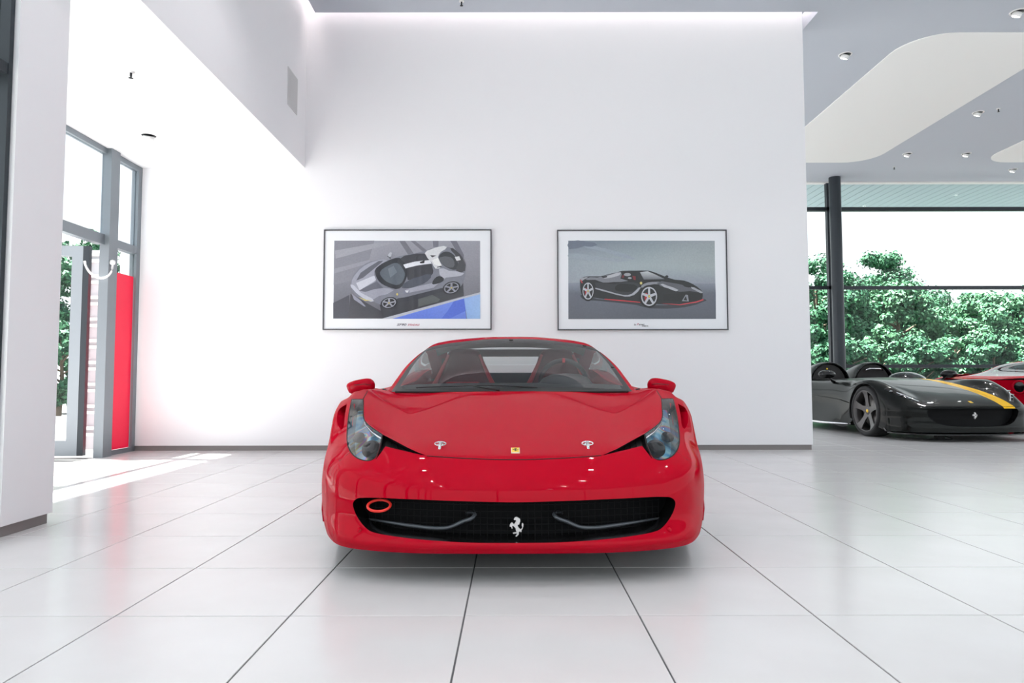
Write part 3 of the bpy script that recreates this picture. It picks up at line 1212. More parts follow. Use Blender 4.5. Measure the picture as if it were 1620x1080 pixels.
def build_coupe():
    car = empty('sports_car', (0, 0, 0))
    PR = 'paint_red'
    put('hood', both(*grab(REG['hood'])), PR, car)
    put('front_bumper', both(*grab(REG['bumper'])), PR, car)
    for mi_ in (False, True):
        side = mir if mi_ else (lambda *a: a)
        sx = -1 if mi_ else 1
        fl = (lambda P: [Vector((-p[0], p[1], p[2])) for p in P]) if mi_ else (lambda P: [Vector(p) for p in P])
        put('front_fender', side(*grab(REG['fender'])), PR, car)
        # headlamp: clear lens over a deep bowl with painted sheen
        hl = put('headlight_lens', side(*grab(REG['headlight'], 0.001)), 'lens_clear', car)
        hl['label'] = 'clear headlamp cover'
        dvec = lambda v: Vector((-0.02, 0.075, -0.045))
        V, Fs = walls(REG['headlight'], dvec)
        if mi_:
            V = fl(V)
        mesh_obj('lamp_rim', V, Fs, 'black_gloss', hl, smooth=True)
        V, Fs, N = grab(REG['headlight'])
        V = [v + Vector((-0.02, 0.075, -0.045)) for v in V]
        if mi_:
            V, Fs, N = mir(V, Fs, N)
        o = mesh_obj('lamp_bowl', V, Fs, 'lamp_painted_sheen', hl, smooth=True, normals=N)
        o['label'] = 'lamp bowl with painted rainbow sheen'
        for (off, py, s, r) in ((230, 709, .28, 0.036), (249, 690, .45, 0.022)):
            c = pl(off, py, s) + Vector((0, 0.02, -0.01))
            q = lathe('projector', [(0.001, -r * 0.75), (r * 0.55, -r * 0.6), (r * 0.85, -r * 0.25), (r, 0.02), (r * 1.1, 0.03), (r * 1.1, 0.07)],
                      'black_gloss', hl, 24, 'y')
            q.location = fl([c])[0]
        led = [pl(o_, p_, s_) + Vector((-0.012, 0.02, -0.012)) for o_, p_, s_ in ((240, 640, .78), (240.5, 655, .65), (239, 668, .54), (228, 680, .44), (214, 690, .35))]
        tube('light_bar', fl(led), 0.005, 'chrome', hl, 6)
        # black duct between hood and bumper
        V, Fs, N = grab(REG['vent'])
        V = [v + Vector((0, 0.05, -0.02)) for v in V]
        data = mir(V, Fs, N) if mi_ else (V, Fs, N)
        vt_ = put('hood_duct', data, 'black_plastic', car)
        V, Fs = walls(REG['vent'], lambda v: Vector((0, 0.05, -0.02)))
        mesh_obj('duct_wall', fl(V), Fs, 'black_plastic', vt_)
        for k in range(7):
            u = k / 6
            a = Vector(pl(205 - 55 * u, 689 + 26 * u, .36 - .2 * u)) + Vector((0, 0.045, -0.02))
            b = Vector(pl(207 - 55 * u, 703 + 13 * u, .28 - .13 * u)) + Vector((0, 0.045, -0.02))
            tube('duct_rib', fl([a, b]), 0.002, 'mesh_black', vt_, 5)
        # brake slit outboard of the lamp
        V, Fs, N = grab(REG['slit'])
        V = [v + Vector((-0.03, 0.06, 0)) for v in V]
        st_ = put('side_slit', mir(V, Fs, N) if mi_ else (V, Fs, N), PR, car)
        V, Fs = walls(REG['slit'], lambda v: Vector((-0.03, 0.06, 0)))
        mesh_obj('slit_wall', fl(V), Fs, PR, st_, smooth=True)
        # lamp seal and seams
        surf = lambda P: [bvh_pt(p) for p in P]
        # corner fin under the bumper side
        fin = [(.890, .50, .150), (.918, .62, .155), (.926, .63, .22), (.926, .62, .275), (.905, .53, .20)]
        V = [Vector(p) for p in fin] + [Vector((p[0] - .02, p[1] + .02, p[2] - .005)) for p in fin]
        n_ = len(fin)
        Fs = [tuple(range(n_)), tuple(range(2 * n_ - 1, n_ - 1, -1))] + [(i, n_ + i, n_ + (i + 1) % n_, (i + 1) % n_) for i in range(n_)]
        fo = mesh_obj('corner_fin', fl(V), Fs, PR, car)
        # parking sensor
        c = on_body(245, 838)
        so = lathe('parking_sensor', [(0.001, -0.006), (0.009, -0.005), (0.011, 0.0), (0.011, 0.01)], PR, car, 16, 'y')
        so.location = fl([c])[0]
        # hood pin
        hp = pl(116, 704, 0.30)
        c = on_body(116, 704)
        pin = lathe('hood_pin', [(0.001, 0.012), (0.007, 0.010), (0.009, 0.004), (0.014, 0.002), (0.014, -0.004)], 'chrome', car, 16, 'z')
        pin.location = fl([c])[0]
        pin.rotation_euler = (0.5, 0, 0)
        pin.scale = (1.15, 1.25, 1.2)
        ringp = [(0.021 * math.cos(a), 0.012 * math.sin(a) - 0.004, 0.010) for a in [2 * PI * k / 24 for k in range(24)]]
        tube('pin_ring', ringp, 0.0024, 'chrome', pin, 6, True)
        tube('pin_pull', [(0, -0.004, 0.012), (0, -0.03, 0.010), (0.0, -0.044, 0.004)], [0.006, 0.006, 0.0045], 'chrome', pin, 8)
        # door mirror
        mirror_parts(car, fl)
        # winglet in the intake
        wp = [(239, 819.5, .21), (200, 826, .14), (160, 832, .11), (124, 835.8, .095), (104, 834.5, .085), (84, 826, .08), (64, 816.5, .085), (62, 812.5, .10), (68, 810.5, .12), (76, 812, .14)]
        tube('intake_winglet', fl([pl(*p) + Vector((0, 0.012, 0)) for p in smooth3(wp)]), [0.0035 + 0.0045 * min(1, k / 14) for k in range(len(smooth3(wp)))], 'winglet', car, 8)
    return car


from mathutils.bvhtree import BVHTree
BV = BVHTree.FromBMesh(bm)


def on_body(off, py):
    d = ray(810 + off, py)
    hit = BV.ray_cast(Vector((0, -Y0, H)), d.normalized())
    return hit[0] if hit[0] is not None else pl(off, py, 0.3)


def body_normal(off, py):
    d = ray(810 + off, py)
    hit = BV.ray_cast(Vector((0, -Y0, H)), d.normalized())
    return hit[1]


def smooth3(P, n=4):
    P = np.array(P, float)
    t = params(P)
    return herm(P, t, np.linspace(0, t[-1], (len(P) - 1) * n + 1))


def mirror_parts(car, fl):
    # housing: rounded wedge on a short arm
    cs = []
    S = 1.74
    prof = [  # outline (off, py) seen from the front, right side of the car
        (218, 614), (218, 606), (221.5, 600.5), (227, 598), (239, 599.5), (250, 602), (258.5, 606), (260.5, 611), (256.5, 620.5), (251, 622.5), (239, 619), (226, 616.5)]
    prof = smooth_poly(prof, 3, True, (0, 8))
    V, Fs = [], []
    n = len(prof)
    c = pl(241, 609, S)
    for sc, ds in ((0.0, -0.050), (0.55, -0.046), (0.90, -0.030), (1.0, 0.0), (0.98, 0.06), (0.93, 0.085), (0.88, 0.085), (0.86, 0.06)):
        for o_, p_ in prof:
            q = pl(o_, p_, S)
            q = c + (q - c) * sc
            q.y = S + ds
            V.append(q)
    for r in range(7):
        for k in range(n):
            k2 = (k + 1) % n
            Fs.append((r * n + k, (r + 1) * n + k, (r + 1) * n + k2, r * n + k2))
    flip = fl([Vector((1, 0, 0))])[0].x < 0
    if not flip:
        Fs = [tuple(reversed(f)) for f in Fs]
    mh = mesh_obj('door_mirror', fl(V), Fs, 'paint_red', car, smooth=True)
    V2 = [c + Vector(((pl(o_, p_, S) - c).x * 0.86, 0.06, (pl(o_, p_, S) - c).z * 0.86)) for o_, p_ in prof]
    mesh_obj('mirror_glass', fl(V2), [tuple(range(n))], 'chrome', mh)
    a, b = pl(226, 615, S + 0.02), Vector((0.80, S + 0.10, 0.735))
    tube('mirror_arm', fl([a, (a + b) / 2 + Vector((0, -0.01, -0.004)), b]), [0.02, 0.022, 0.03], 'paint_red', mh, 10, flat=0.6)
    # dark lower lip line of the housing
    tube('mirror_seam', fl([pl(222, 608, S - 0.03), pl(232, 607, S - 0.052), pl(248, 608.5, S - 0.05), pl(259, 610, S - 0.01)]), 0.002, 'black_plastic', mh, 6)


coupe = build_coupe()

# ---- centre parts of the nose
V, Fs, N = both(*grab(REG['grille']))
GD = 0.16
gb = mesh_obj('grille_back', [v + Vector((0, GD, 0.0)) for v in V], Fs, 'mesh_black', coupe, smooth=True)
V, Fs = walls(REG['grille'], lambda v: Vector((0, GD, 0.0)))
V2, F2, _ = mir(V, Fs, V)
mesh_obj('grille_wall', V + V2, Fs + [tuple(i + len(V) for i in f) for f in F2], 'black_gloss', coupe, smooth=True)
# intake mesh
mb = bmesh.new()
for k in range(-22, 23):
    x = k * 0.028
    yy = 0.10 + 0.12 * (abs(x) / 0.65) ** 2
    bm_box(mb, x - 0.0015, x + 0.0015, yy, yy + 0.004, 0.16, 0.30)
for k in range(6):
    z = 0.165 + k * 0.026
    for q in range(-22, 22):
        xa, xb = q * 0.028, (q + 1) * 0.028
        ya = 0.10 + 0.12 * (abs((xa + xb) / 2) / 0.65) ** 2
        bm_box(mb, xa, xb, ya, ya + 0.004, z - 0.0015, z + 0.0015)
bm_obj('intake_mesh', mb, 'mesh_black', coupe)
# tow ring
c = pl(-214, 798.8, 0.075)
ro, ri = 0.0525, 0.019
ring = [c + Vector((0.046 * math.cos(a), 0.03 * math.sin(a), 0.0175 * math.sin(a))) for a in [2 * PI * k / 40 for k in range(40)]]
o = tube('tow_ring', ring, 0.0055, 'tow_red', coupe, 10, True)
o['label'] = 'red tow ring'
tube('tow_eye_bolt', [c + Vector((0, 0.03, 0.018)), c + Vector((0, 0.13, 0.02))], 0.009, 'black_plastic', coupe, 10)
# horse in the intake, badge on the hood
ph = pl(3, 832.5, 0.045)
horse('horse_emblem', Matrix.Translation(ph), 0.078, 'horse_silver', coupe)
tube('emblem_stem', [ph + Vector((0, 0.001, 0)), ph + Vector((0, 0.09, 0))], 0.006, 'black_plastic', coupe, 8)
cb, nb = on_body(2, 713.2), body_normal(2, 713.2)
zax = -nb.normalized()
up = (Vector((0, 0, 1)) - zax * zax.z).normalized()
xax = zax.cross(up) * 1.0
MB = Matrix((xax, zax, up)).transposed().to_4x4()
MB.translation = cb + nb * 0.001
sy = 0.030
bd = box('hood_badge', -0.0185, 0.0185, -0.004, 0.002, -sy, sy, 'badge_cream', coupe, 0.001)
bd.matrix_local = MB
b2 = box('badge_field', -0.0155, 0.0155, -0.0050, -0.003, -sy + 0.004, sy - 0.004, 'badge_yellow', bd)
horse('badge_horse', Matrix.Translation((0, -0.005, 0.0)), 0.034, 'horse_black', bd, 0.0006)


# shut line of the hood, drawn as a narrow dark joint on the surface
def seam(pix, name='shut_line', r=0.0022):
    P = [on_body(*p) for p in pix]
    tube(name, P, r, 'under_black', coupe, 6)
    return P


def mirp(pix):
    return [(-a, b) for a, b in pix]


sp_ = smooth_poly([(0, 727), (37, 726.5), (96, 723.8), (138, 720.8)], 6, False)
P = [on_body(*p) for p in sp_]
tube('shut_line', [Vector((-p.x, p.y, p.z)) for p in P[::-1]] + P[1:], 0.0026, 'under_black', coupe, 6)
for sgn in (1, -1):
    for pts_, r in (([(236, 630), (233.5, 626), (231, 622), (228.5, 618)], 0.002),
                    (HL + HL[:1], 0.0028), ([(259, 715), (275, 728), (290, 739), (299, 745)], 0.0012)):
        P = [on_body(*p) for p in pts_]
        tube('panel_gap', [Vector((sgn * p.x, p.y, p.z)) for p in P], r, 'under_black', coupe, 6)

# ---------------------------------------------------------------- greenhouse
CAN = {
    'x': [[0, .2, .4, .58, .70, .778], [0, .195, .39, .56, .67, .745], [0, .19, .375, .53, .645, .712], [0, .18, .35, .48, .58, .640],
          [0, .18, .35, .48, .58, .640], [0, .19, .37, .50, .60, .67], [0, .2, .38, .52, .63, .70], [0, .2, .4, .55, .68, .78], [0, .2, .4, .57, .72, .85]],
    's': [[1.27, 1.275, 1.31, 1.38, 1.46, 1.55], [1.50, 1.505, 1.535, 1.60, 1.66, 1.71], [1.75, 1.755, 1.78, 1.83, 1.88, 1.92], [2.05, 2.055, 2.075, 2.10, 2.125, 2.14],
          [2.45, 2.45, 2.45, 2.45, 2.45, 2.45], [2.9, 2.9, 2.9, 2.9, 2.9, 2.9], [3.4, 3.4, 3.4, 3.4, 3.4, 3.4], [3.9, 3.9, 3.9, 3.9, 3.9, 3.9],
          [4.38, 4.38, 4.36, 4.33, 4.3, 4.25]],
    'z': [[.741, .741, .739, .733, .732, .732], [.858, .857, .852, .838, .826, .816], [.968, .967, .958, .940, .920, .905], [1.094, 1.091, 1.076, 1.060, 1.038, 1.003],
          [1.128, 1.126, 1.116, 1.100, 1.072, 1.012], [1.10, 1.098, 1.085, 1.065, 1.03, .96], [.935, .935, .935, .93, .91, .87], [.84, .84, .845, .85, .85, .83],
          [.80, .80, .81, .82, .82, .78]],
}
cg = np.stack([np.array(CAN['x']), np.array(CAN['s']), np.array(CAN['z'])], -1)
CS = dense(cg, 8, 10, True, 3)
cb_ = surf_bm(CS)
cb_.verts.index_update()
reg = {'windscreen': [], 'frit': [], 'roof': [], 'pillar': [], 'rear_glass': [], 'engine_cover': []}
nU = CS.shape[1] - 1
cb_.faces.ensure_lookup_table()
for k, f in enumerate(cb_.faces):
    i, j = k // nU, k % nU
    if i < 30:
        edge = j >= 33 - (2 if i < 4 else 0)
        if j >= nU - 3 and i > 0:
            q = 'pillar'
        elif edge or i >= 27 or i < 2:
            q = 'frit'
        else:
            q = 'windscreen'
    elif i < 50:
        q = 'roof'
    elif i < 68 and j < 26:
        q = 'rear_glass'
    else:
        q = 'engine_cover'
    reg[q].append(f)
put('windscreen', both(*grab(reg['windscreen'])), 'car_glass', coupe)
fr = put('windscreen_border', both(*grab(reg['frit'])), 'frit', coupe)
put('roof', both(*grab(reg['roof'])), 'paint_red', coupe)
put('rear_screen', both(*grab(reg['rear_glass'])), 'car_glass', coupe)
put('engine_cover', both(*grab(reg['engine_cover'])), 'paint_red', coupe)
for sd in (lambda *a: a, mir):
    put('windscreen_pillar', sd(*grab(reg['pillar'])), 'paint_red', coupe)
CB = BVHTree.FromBMesh(cb_)


def on_can(off, py):
    d = ray(810 + off, py).normalized()
    hit = CB.ray_cast(Vector((0, -Y0, H)), d)
    return hit


for off, py in ((-116, 547), (0, 538.3), (116, 547.5), (-160, 580), (160, 581.5)):
    h_ = on_can(off, py)
    if h_[0] is not None:
        o = box('screen_clip', -0.013, 0.013, -0.004, 0.003, -0.006, 0.006, 'black_plastic', coupe, 0.002)
        z_ = -h_[1].normalized()
        u_ = (Vector((0, 0, 1)) - z_ * z_.z).normalized()
        M_ = Matrix((z_.cross(u_), z_, u_)).transposed().to_4x4()
        M_.translation = h_[0] + h_[1] * 0.002
        o.matrix_local = M_
# cowl and wiper
tube('cowl', [Vector((x, 1.275 + 0.35 * max(0, abs(x) - 0.2) ** 1.6, 0.737)) for x in np.linspace(-0.70, 0.70, 33)], 0.007, 'black_plastic', coupe, 8)
wp = [(-150, 613.5, 1.42), (-100, 612, 1.36), (-60, 610.5, 1.34), (-20, 611, 1.34), (20, 612.5, 1.345), (40, 614, 1.34)]
wo = tube('wiper_blade', [pl(*p) + Vector((0, -0.03, 0.004)) for p in smooth3(wp)], 0.004, 'black_plastic', coupe, 6)
tube('wiper_arm', [pl(-62, 610, 1.30), pl(-45, 613, 1.27), pl(-20, 617, 1.24)], [0.004, 0.005, 0.007], 'black_plastic', wo, 8)
for off in (-203, 201):
    q = tube('washer_jet', [pl(off - 4, 618.5, 1.5), pl(off, 616, 1.5), pl(off + 4, 618, 1.5)], 0.009, 'black_plastic', coupe, 8)

# ---------------------------------------------------------------- flanks, tail, underside
FL = []
for s, pts in (
        (1.46, [(.72, .728), (.815, .752), (.865, .745), (.915, .62), (.925, .40), (.90, .14)]),
        (1.80, [(.765, .755), (.83, .757), (.875, .735), (.905, .60), (.90, .40), (.91, .14)]),
        (2.30, [(.70, .80), (.80, .790), (.885, .745), (.915, .62), (.895, .40), (.92, .14)]),
        (2.80, [(.70, .86), (.82, .84), (.90, .78), (.93, .66), (.915, .42), (.93, .14)]),
        (3.30, [(.70, .90), (.84, .885), (.925, .82), (.955, .66), (.945, .42), (.94, .15)]),
        (3.75, [(.74, .88), (.85, .88), (.93, .82), (.96, .66), (.955, .42), (.94, .17)]),
        (4.15, [(.78, .83), (.86, .83), (.91, .78), (.93, .65), (.92, .45), (.90, .20)]),
        (4.45, [(.78, .78), (.80, .78), (.82, .75), (.83, .64), (.82, .46), (.80, .24)])):
    FL.append([(x, s, z) for x, z in pts])
FS = dense(FL, 8, 10, False, 3)
fb = surf_bm(FS)
RAX = 3.70
arch2 = circle(RAX, 0.345, 0.365, 48)
knife(fb, arch2, *view_side(), lambda f: True)
bmesh.ops.delete(fb, geom=[f for f in fb.faces if math.hypot(f.calc_center_median().y - RAX, f.calc_center_median().z - 0.345) < 0.365], context='FACES')
fb.verts.index_update()
fd = grab(fb.faces[:])
for sd in (lambda *a: a, mir):
    V, Fs, N = sd(*fd)
    door = [f for f in Fs if 1.52 < sum(V[i].y for i in f) / len(f) < 2.62]
    rest_ = [f for f in Fs if f not in set(door)]

    def sub(Fsel):
        ids = sorted({i for f in Fsel for i in f})
        mp = {i: k for k, i in enumerate(ids)}
        return [V[i] for i in ids], [tuple(mp[i] for i in f) for f in Fsel], [N[i] for i in ids]

    put('door_panel', sub(door), 'paint_red', coupe)
    put('rear_quarter', sub([f for f in rest_ if sum(V[i].y for i in f) / len(f) > 2]), 'paint_red', coupe)
    put('fender_rear_edge', sub([f for f in rest_ if sum(V[i].y for i in f) / len(f) < 2]), 'paint_red', coupe)
    sg = 1 if V[0].x > 0 else -1
    tube('rocker_sill', [(sg * .90, 1.44, .135), (sg * .915, 2.2, .13), (sg * .93, 3.3, .14)], 0.022, 'black_plastic', coupe, 8)
    # side window between roof edge and belt line
    top = [Vector(p) for p in CS[4:60:4, nU]]
    sv, sf_ = [], []
    for p in top:
        bz = np.interp(p.y, [1.46, 1.8, 2.3, 2.8, 3.3, 3.75], [.728, .755, .80, .86, .90, .88])
        bx = np.interp(p.y, [1.46, 1.8, 2.3, 2.8, 3.3, 3.75], [.765, .775, .74, .72, .72, .74])
        sv += [Vector((sg * p.x, p.y, p.z)), Vector((sg * bx, p.y, min(bz, p.z - 0.004)))]
    for k in range(len(top) - 1):
        q = (2 * k, 2 * k + 1, 2 * k + 3, 2 * k + 2)
        sf_.append(q if sg < 0 else tuple(reversed(q)))
    mesh_obj('side_window', sv, sf_, 'car_glass_dark', coupe, smooth=True)
# tail
tg = [[(x, 4.45 + 0.06 * (1 - (x / .82) ** 2), z) for x in (0, .3, .6, .80)] for z in (.24, .40, .55, .70, .79)]
TS = dense(tg, 6, 6, True, 2)
tb_ = surf_bm(TS)
tb_.verts.index_update()
V, Fs, N = grab(tb_.faces[:])
put('rear_bumper', both(V, [tuple(reversed(f)) for f in Fs], [-n for n in N]), 'paint_red', coupe)
for sgx in (-1, 1):
    tl_ = lathe('tail_lamp', [(0.001, 0.008), (0.078, 0.012), (0.084, 0.03), (0.098, 0.03), (0.104, 0.0), (0.104, -0.06)], 'paint_red', coupe, 32, 'y', (sgx * .60, 4.485, .685))
    lathe('tail_lens', [(0.001, 0.018), (0.06, 0.016), (0.079, 0.012)], 'black_gloss', tl_, 32, 'y', (sgx * .60, 4.485, .685))
prism('undertray', [(-.55, .14), (.55, .14), (.72, .30), (.72, .66), (.55, .70), (.55, 1.42), (.88, 1.46), (.88, 3.30), (.60, 3.34), (.60, 4.35), (-.60, 4.35), (-.60, 3.34), (-.88, 3.30), (-.88, 1.46), (-.55, 1.42), (-.55, .70), (-.72, .66), (-.72, .30)], 0.128, 0.14, 'under_black', coupe, to3=lambda a, b, y: (a, b, y))
for sgx in (-1, 1):
    for ys, rr_ in ((AX, TR), (RAX, 0.34)):
        wheel(coupe, sgx * (0.80 if ys == AX else 0.79), ys, rr_, 0.235 if ys == AX else 0.29, sgx)
    for ys, rr_ in ((AX, AR), (RAX, 0.365)):
        wheel_well(coupe, ys, AZ if ys == AX else .345, rr_, sgx * (.925 if ys == AX else .94), sgx * (.73 if ys == AX else .6))

# ---------------------------------------------------------------- cabin
dsh = [[(x, s, z + dz * (1 - (x / .78) ** 4)) for x in (0, .2, .4, .6, .72)] for s, z, dz in ((1.36, .70, .0), (1.5, .74, .015), (1.72, .765, .02), (1.9, .745, .02), (1.93, .60, .0))]
DS = dense(dsh, 6, 6, True, 1)
db = surf_bm(DS)
db.verts.index_update()
put('dashboard', both(*grab(db.faces[:])), 'dash_black', coupe)
lathe('gauge_hood', [(0.001, 0.05), (0.09, 0.045), (0.15, 0.02), (0.19, -0.03)], 'dash_black', coupe, 32, 'z', (0.36, 1.80, .80))
tube('steering_wheel', [(0.36 + .16 * math.cos(a), 2.02 - 0.05 * math.sin(a), .785 + .155 * math.sin(a)) for a in [2 * PI * k / 40 for k in range(40)]], 0.016, 'dash_black', coupe, 8, True)
box('wheel_marker', 0.35, 0.37, 1.95, 1.99, .925, .955, 'seat_red', coupe, 0.003)
box('wheel_boss', 0.30, 0.42, 2.0, 2.04, .74, .84, 'dash_black', coupe, 0.02)
box('wheel_spoke', 0.20, 0.52, 2.01, 2.03, .78, .81, 'dash_black', coupe, 0.005)


def seat(cx):
    """bucket seat back: shoulders narrowing to the head, red bolster edges"""
    t = bpy.data.objects.new('seat', None)
    link(t, coupe)
    t.location = (cx, 2.50, 0)
    out = [(-.27, .35), (-.28, .60), (-.265, .72), (-.20, .84), (-.15, .95), (-.125, 1.02), (-.08, 1.045), (0, 1.05), (.08, 1.045), (.125, 1.02), (.15, .95), (.20, .84), (.265, .72), (.28, .60), (.27, .35)]
    ring = smooth_poly(out, 3, False)
    V, Fs = [], []
    n = len(ring)
    for sc, dy in ((1.0, 0.10), (1.0, 0.0), (0.93, -0.05), (0.80, -0.03), (0.4, 0.0)):
        for x, z in ring:
            V.append((x * sc, dy + (z - .5) * 0.18, .35 + (z - .35) * (1 - (1 - sc) * 0.35)))
    for r in range(4):
        for k in range(n - 1):
            Fs.append((r * n + k, r * n + k + 1, (r + 1) * n + k + 1, (r + 1) * n + k))
    Fs.append(tuple(4 * n + k for k in range(n)))
    mesh_obj('backrest', V, Fs, 'seat_dark', t, smooth=True)
    for sg in (-1, 1):
        edge = [Vector((sg * .262, (z_ - .5) * .18 - .045, z_)) if z_ < .70 else None for z_ in ()]
        ep = [(sg * .255, .62), (sg * .245, .72), (sg * .195, .83), (sg * .145, .94), (sg * .12, 1.0)]
        ep3 = smooth3([(x, (z - .5) * .18 - .05, z) for x, z in ep])
        o = tube('bolster', ep3, [0.024 - 0.014 * k / (len(ep3) - 1) for k in range(len(ep3))], 'seat_red', t, 10)
    box('cushion', -.24, .24, -.50, .05, .20, .38, 'seat_black', t, 0.05)
    box('centre_panel', -.13, .13, .0, .05, .60, .80, 'seat_red', t, 0.02).rotation_euler = (0.17, 0, 0)
    return t


seat(-.36)
seat(.36)
# bulkhead with its window opening
for nm, a in (('bulkhead', (-.57, -.31, .3, .985)), ('bulkhead', (.31, .57, .3, .985)), ('bulkhead', (-.31, .31, .3, .865)), ('bulkhead', (-.31, .31, 1.0, 1.06))):
    box(nm, a[0], a[1], 2.93, 2.96, a[2], a[3], 'bulkhead', coupe)
HLN = [[(x, s, z - 0.025) for x, s, z in row[:5]] for row in cg[3:6].tolist()]
HS = dense(HLN, 4, 6, True, 1)
hb_ = surf_bm(HS)
hb_.verts.index_update()
put('headliner', both(*grab(hb_.faces[:])), 'bulkhead', coupe)
box('parcel_shelf', -.66, .66, 2.96, 3.55, .80, .815, 'black_plastic', coupe)

coupe.location = (0.010, Y0, 0)
coupe.rotation_euler = (0, 0, math.radians(0.45))
tag(coupe, 'glossy red mid-engined coupe parked in front of the picture wall', 'car')
# ================================================================ POSTERS
def col_mat():
    m = mat('print_ink', (1, 1, 1), 0.35, coat=0.35)
    nt = m.node_tree
    a = nt.nodes.new('ShaderNodeAttribute')
    a.attribute_name = 'Col'
    tc = nt.nodes.new('ShaderNodeTexCoord')
    nz = nt.nodes.new('ShaderNodeTexNoise')
    nz.inputs['Scale'].default_value = 55
    nz.inputs['Detail'].default_value = 6
    mr = nt.nodes.new('ShaderNodeMapRange')
    mr.inputs['From Min'].default_value = 0.3
    mr.inputs['From Max'].default_value = 0.7
    mr.inputs['To Min'].default_value = 0.94
    mr.inputs['To Max'].default_value = 1.05
    mu = nt.nodes.new('ShaderNodeVectorMath')
    mu.operation = 'SCALE'
    nt.links.new(tc.outputs['Object'], nz.inputs['Vector'])
    nt.links.new(nz.outputs['Fac'], mr.inputs['Value'])
    nt.links.new(a.outputs['Color'], mu.inputs[0])
    nt.links.new(mr.outputs[0], mu.inputs['Scale'])
    nt.links.new(mu.outputs[0], nt.nodes['Principled BSDF'].inputs['Base Color'])


col_mat()


def lin(c):
    return tuple(((v / 255) / 12.92 if v / 255 < 0.04045 else ((v / 255 + 0.055) / 1.055) ** 2.4) for v in c)


def text_mesh(name, body, size, m, parent, loc, shear=0.0, xs=1.0):
    cu = bpy.data.curves.new(name, 'FONT')
    cu.body = body
    cu.size = size
    cu.shear = shear
    cu.offset = size * 0.025
    cu.align_x = 'LEFT'
    tmp = bpy.data.objects.new(name, cu)
    COL.objects.link(tmp)
    bpy.context.view_layer.update()
    me = bpy.data.meshes.new_from_object(tmp.evaluated_get(bpy.context.evaluated_depsgraph_get()))
    bpy.data.objects.remove(tmp)
    me.materials.clear()
    me.materials.append(MATS[m])
    o = link(bpy.data.objects.new(name, me), parent)
    o.location = loc
    o.rotation_euler = (PI / 2, 0, 0)
    o.scale = (xs, 1, 1)
    return o


mat('ink_grey', lin((95, 98, 110)), 0.5)
mat('ink_red', lin((170, 20, 70)), 0.5)
mat('ink_black', lin((30, 30, 34)), 0.5)


def poster(px0, px1, py0, py1, org, shapes, label, sky):
    """framed print; shapes are outlines in enlarged-crop units, later ones on top"""
    a, b = ony(px0, py1, YW), ony(px1, py0, YW)
    t = empty('framed_poster', ((a.x + b.x) / 2, YW, a.z))
    Wp, Hp = b.x - a.x, b.z - a.z
    T, D = 0.012, 0.035
    box('frame_rail', -Wp / 2, Wp / 2, -D, -0.002, 0, T, 'frame_black', t)
    box('frame_rail', -Wp / 2, Wp / 2, -D, -0.002, Hp - T, Hp, 'frame_black', t)
    box('frame_stile', -Wp / 2, -Wp / 2 + T, -D, -0.002, T, Hp - T, 'frame_black', t)
    box('frame_stile', Wp / 2 - T, Wp / 2, -D, -0.002, T, Hp - T, 'frame_black', t)
    box('mount_board', -Wp / 2 + T, Wp / 2 - T, -D + 0.012, -0.004, T, Hp - T, 'mat_board', t)
    ox, oy = org
    k = 290 / 1620

    def w(u, v):
        q = ony(ox + u * k, oy + v * k, YW)
        return (q.x - t.location.x, q.z - t.location.z)

    V, Fs, C = [], [], []
    yb = -D + 0.0118
    for n, (col_, pts) in enumerate(sky + shapes):
        y = yb - 0.00022 * n
        cols = col_ if isinstance(col_[0], tuple) else [col_] * len(pts)
        bmq = bmesh.new()
        vs_ = []
        for p in pts:
            x, z = w(*p)
            vs_.append(bmq.verts.new((x, y, z)))
        f = bmq.faces.new(vs_)
        bmq.normal_update()
        bmesh.ops.triangulate(bmq, faces=[f], ngon_method='EAR_CLIP')
        bmq.verts.index_update()
        base = len(V)
        V += [v.co.copy() for v in bmq.verts]
        C += [lin(c) for c in cols]
        for f in bmq.faces:
            ids = [base + v.index for v in f.verts]
            f.normal_update()
            Fs.append(tuple(ids) if f.normal.y < 0 else tuple(reversed(ids)))
        bmq.free()
    o = mesh_obj('print', V, Fs, 'print_ink', t)
    at = o.data.color_attributes.new('Col', 'FLOAT_COLOR', 'POINT')
    for i, c in enumerate(C):
        at.data[i].color = (*c, 1)
    tag(t, label, 'poster', 'framed posters on the picture wall')
    return t, w


def ell(cx, cy, rx, ry, n=20, rot=0.0):
    out = []
    for k in range(n):
        a = 2 * PI * k / n
        x, y = rx * math.cos(a), ry * math.sin(a)
        out.append((cx + x * math.cos(rot) - y * math.sin(rot), cy + x * math.sin(rot) + y * math.cos(rot)))
    return out


def spoked(cx, cy, rx, ry, dark, light, rot=0.0, n=5, red=None, a0=-PI / 2):
    s = [(dark, ell(cx, cy, rx * 1.22, ry * 1.2, 24, rot)), (light, ell(cx, cy, rx, ry, 24, rot)), ((26, 26, 30), ell(cx, cy, rx * .86, ry * .86, 24, rot))]
    if red:
        s.append((red, ell(cx - rx * .35, cy + ry * .1, rx * .22, ry * .5, 10, rot)))
    for k in range(n):
        a = a0 + 2 * PI * k / n
        d = 0.13
        s.append((light, [(cx + rx * .95 * math.cos(a - d), cy + ry * .95 * math.sin(a - d)), (cx + rx * .95 * math.cos(a + d), cy + ry * .95 * math.sin(a + d)),
                          (cx + rx * .2 * math.cos(a + .8), cy + ry * .2 * math.sin(a + .8)), (cx + rx * .2 * math.cos(a - .8), cy + ry * .2 * math.sin(a - .8))]))
    s.append(((200, 180, 90), ell(cx, cy, rx * .13, ry * .13, 8)))
    return s


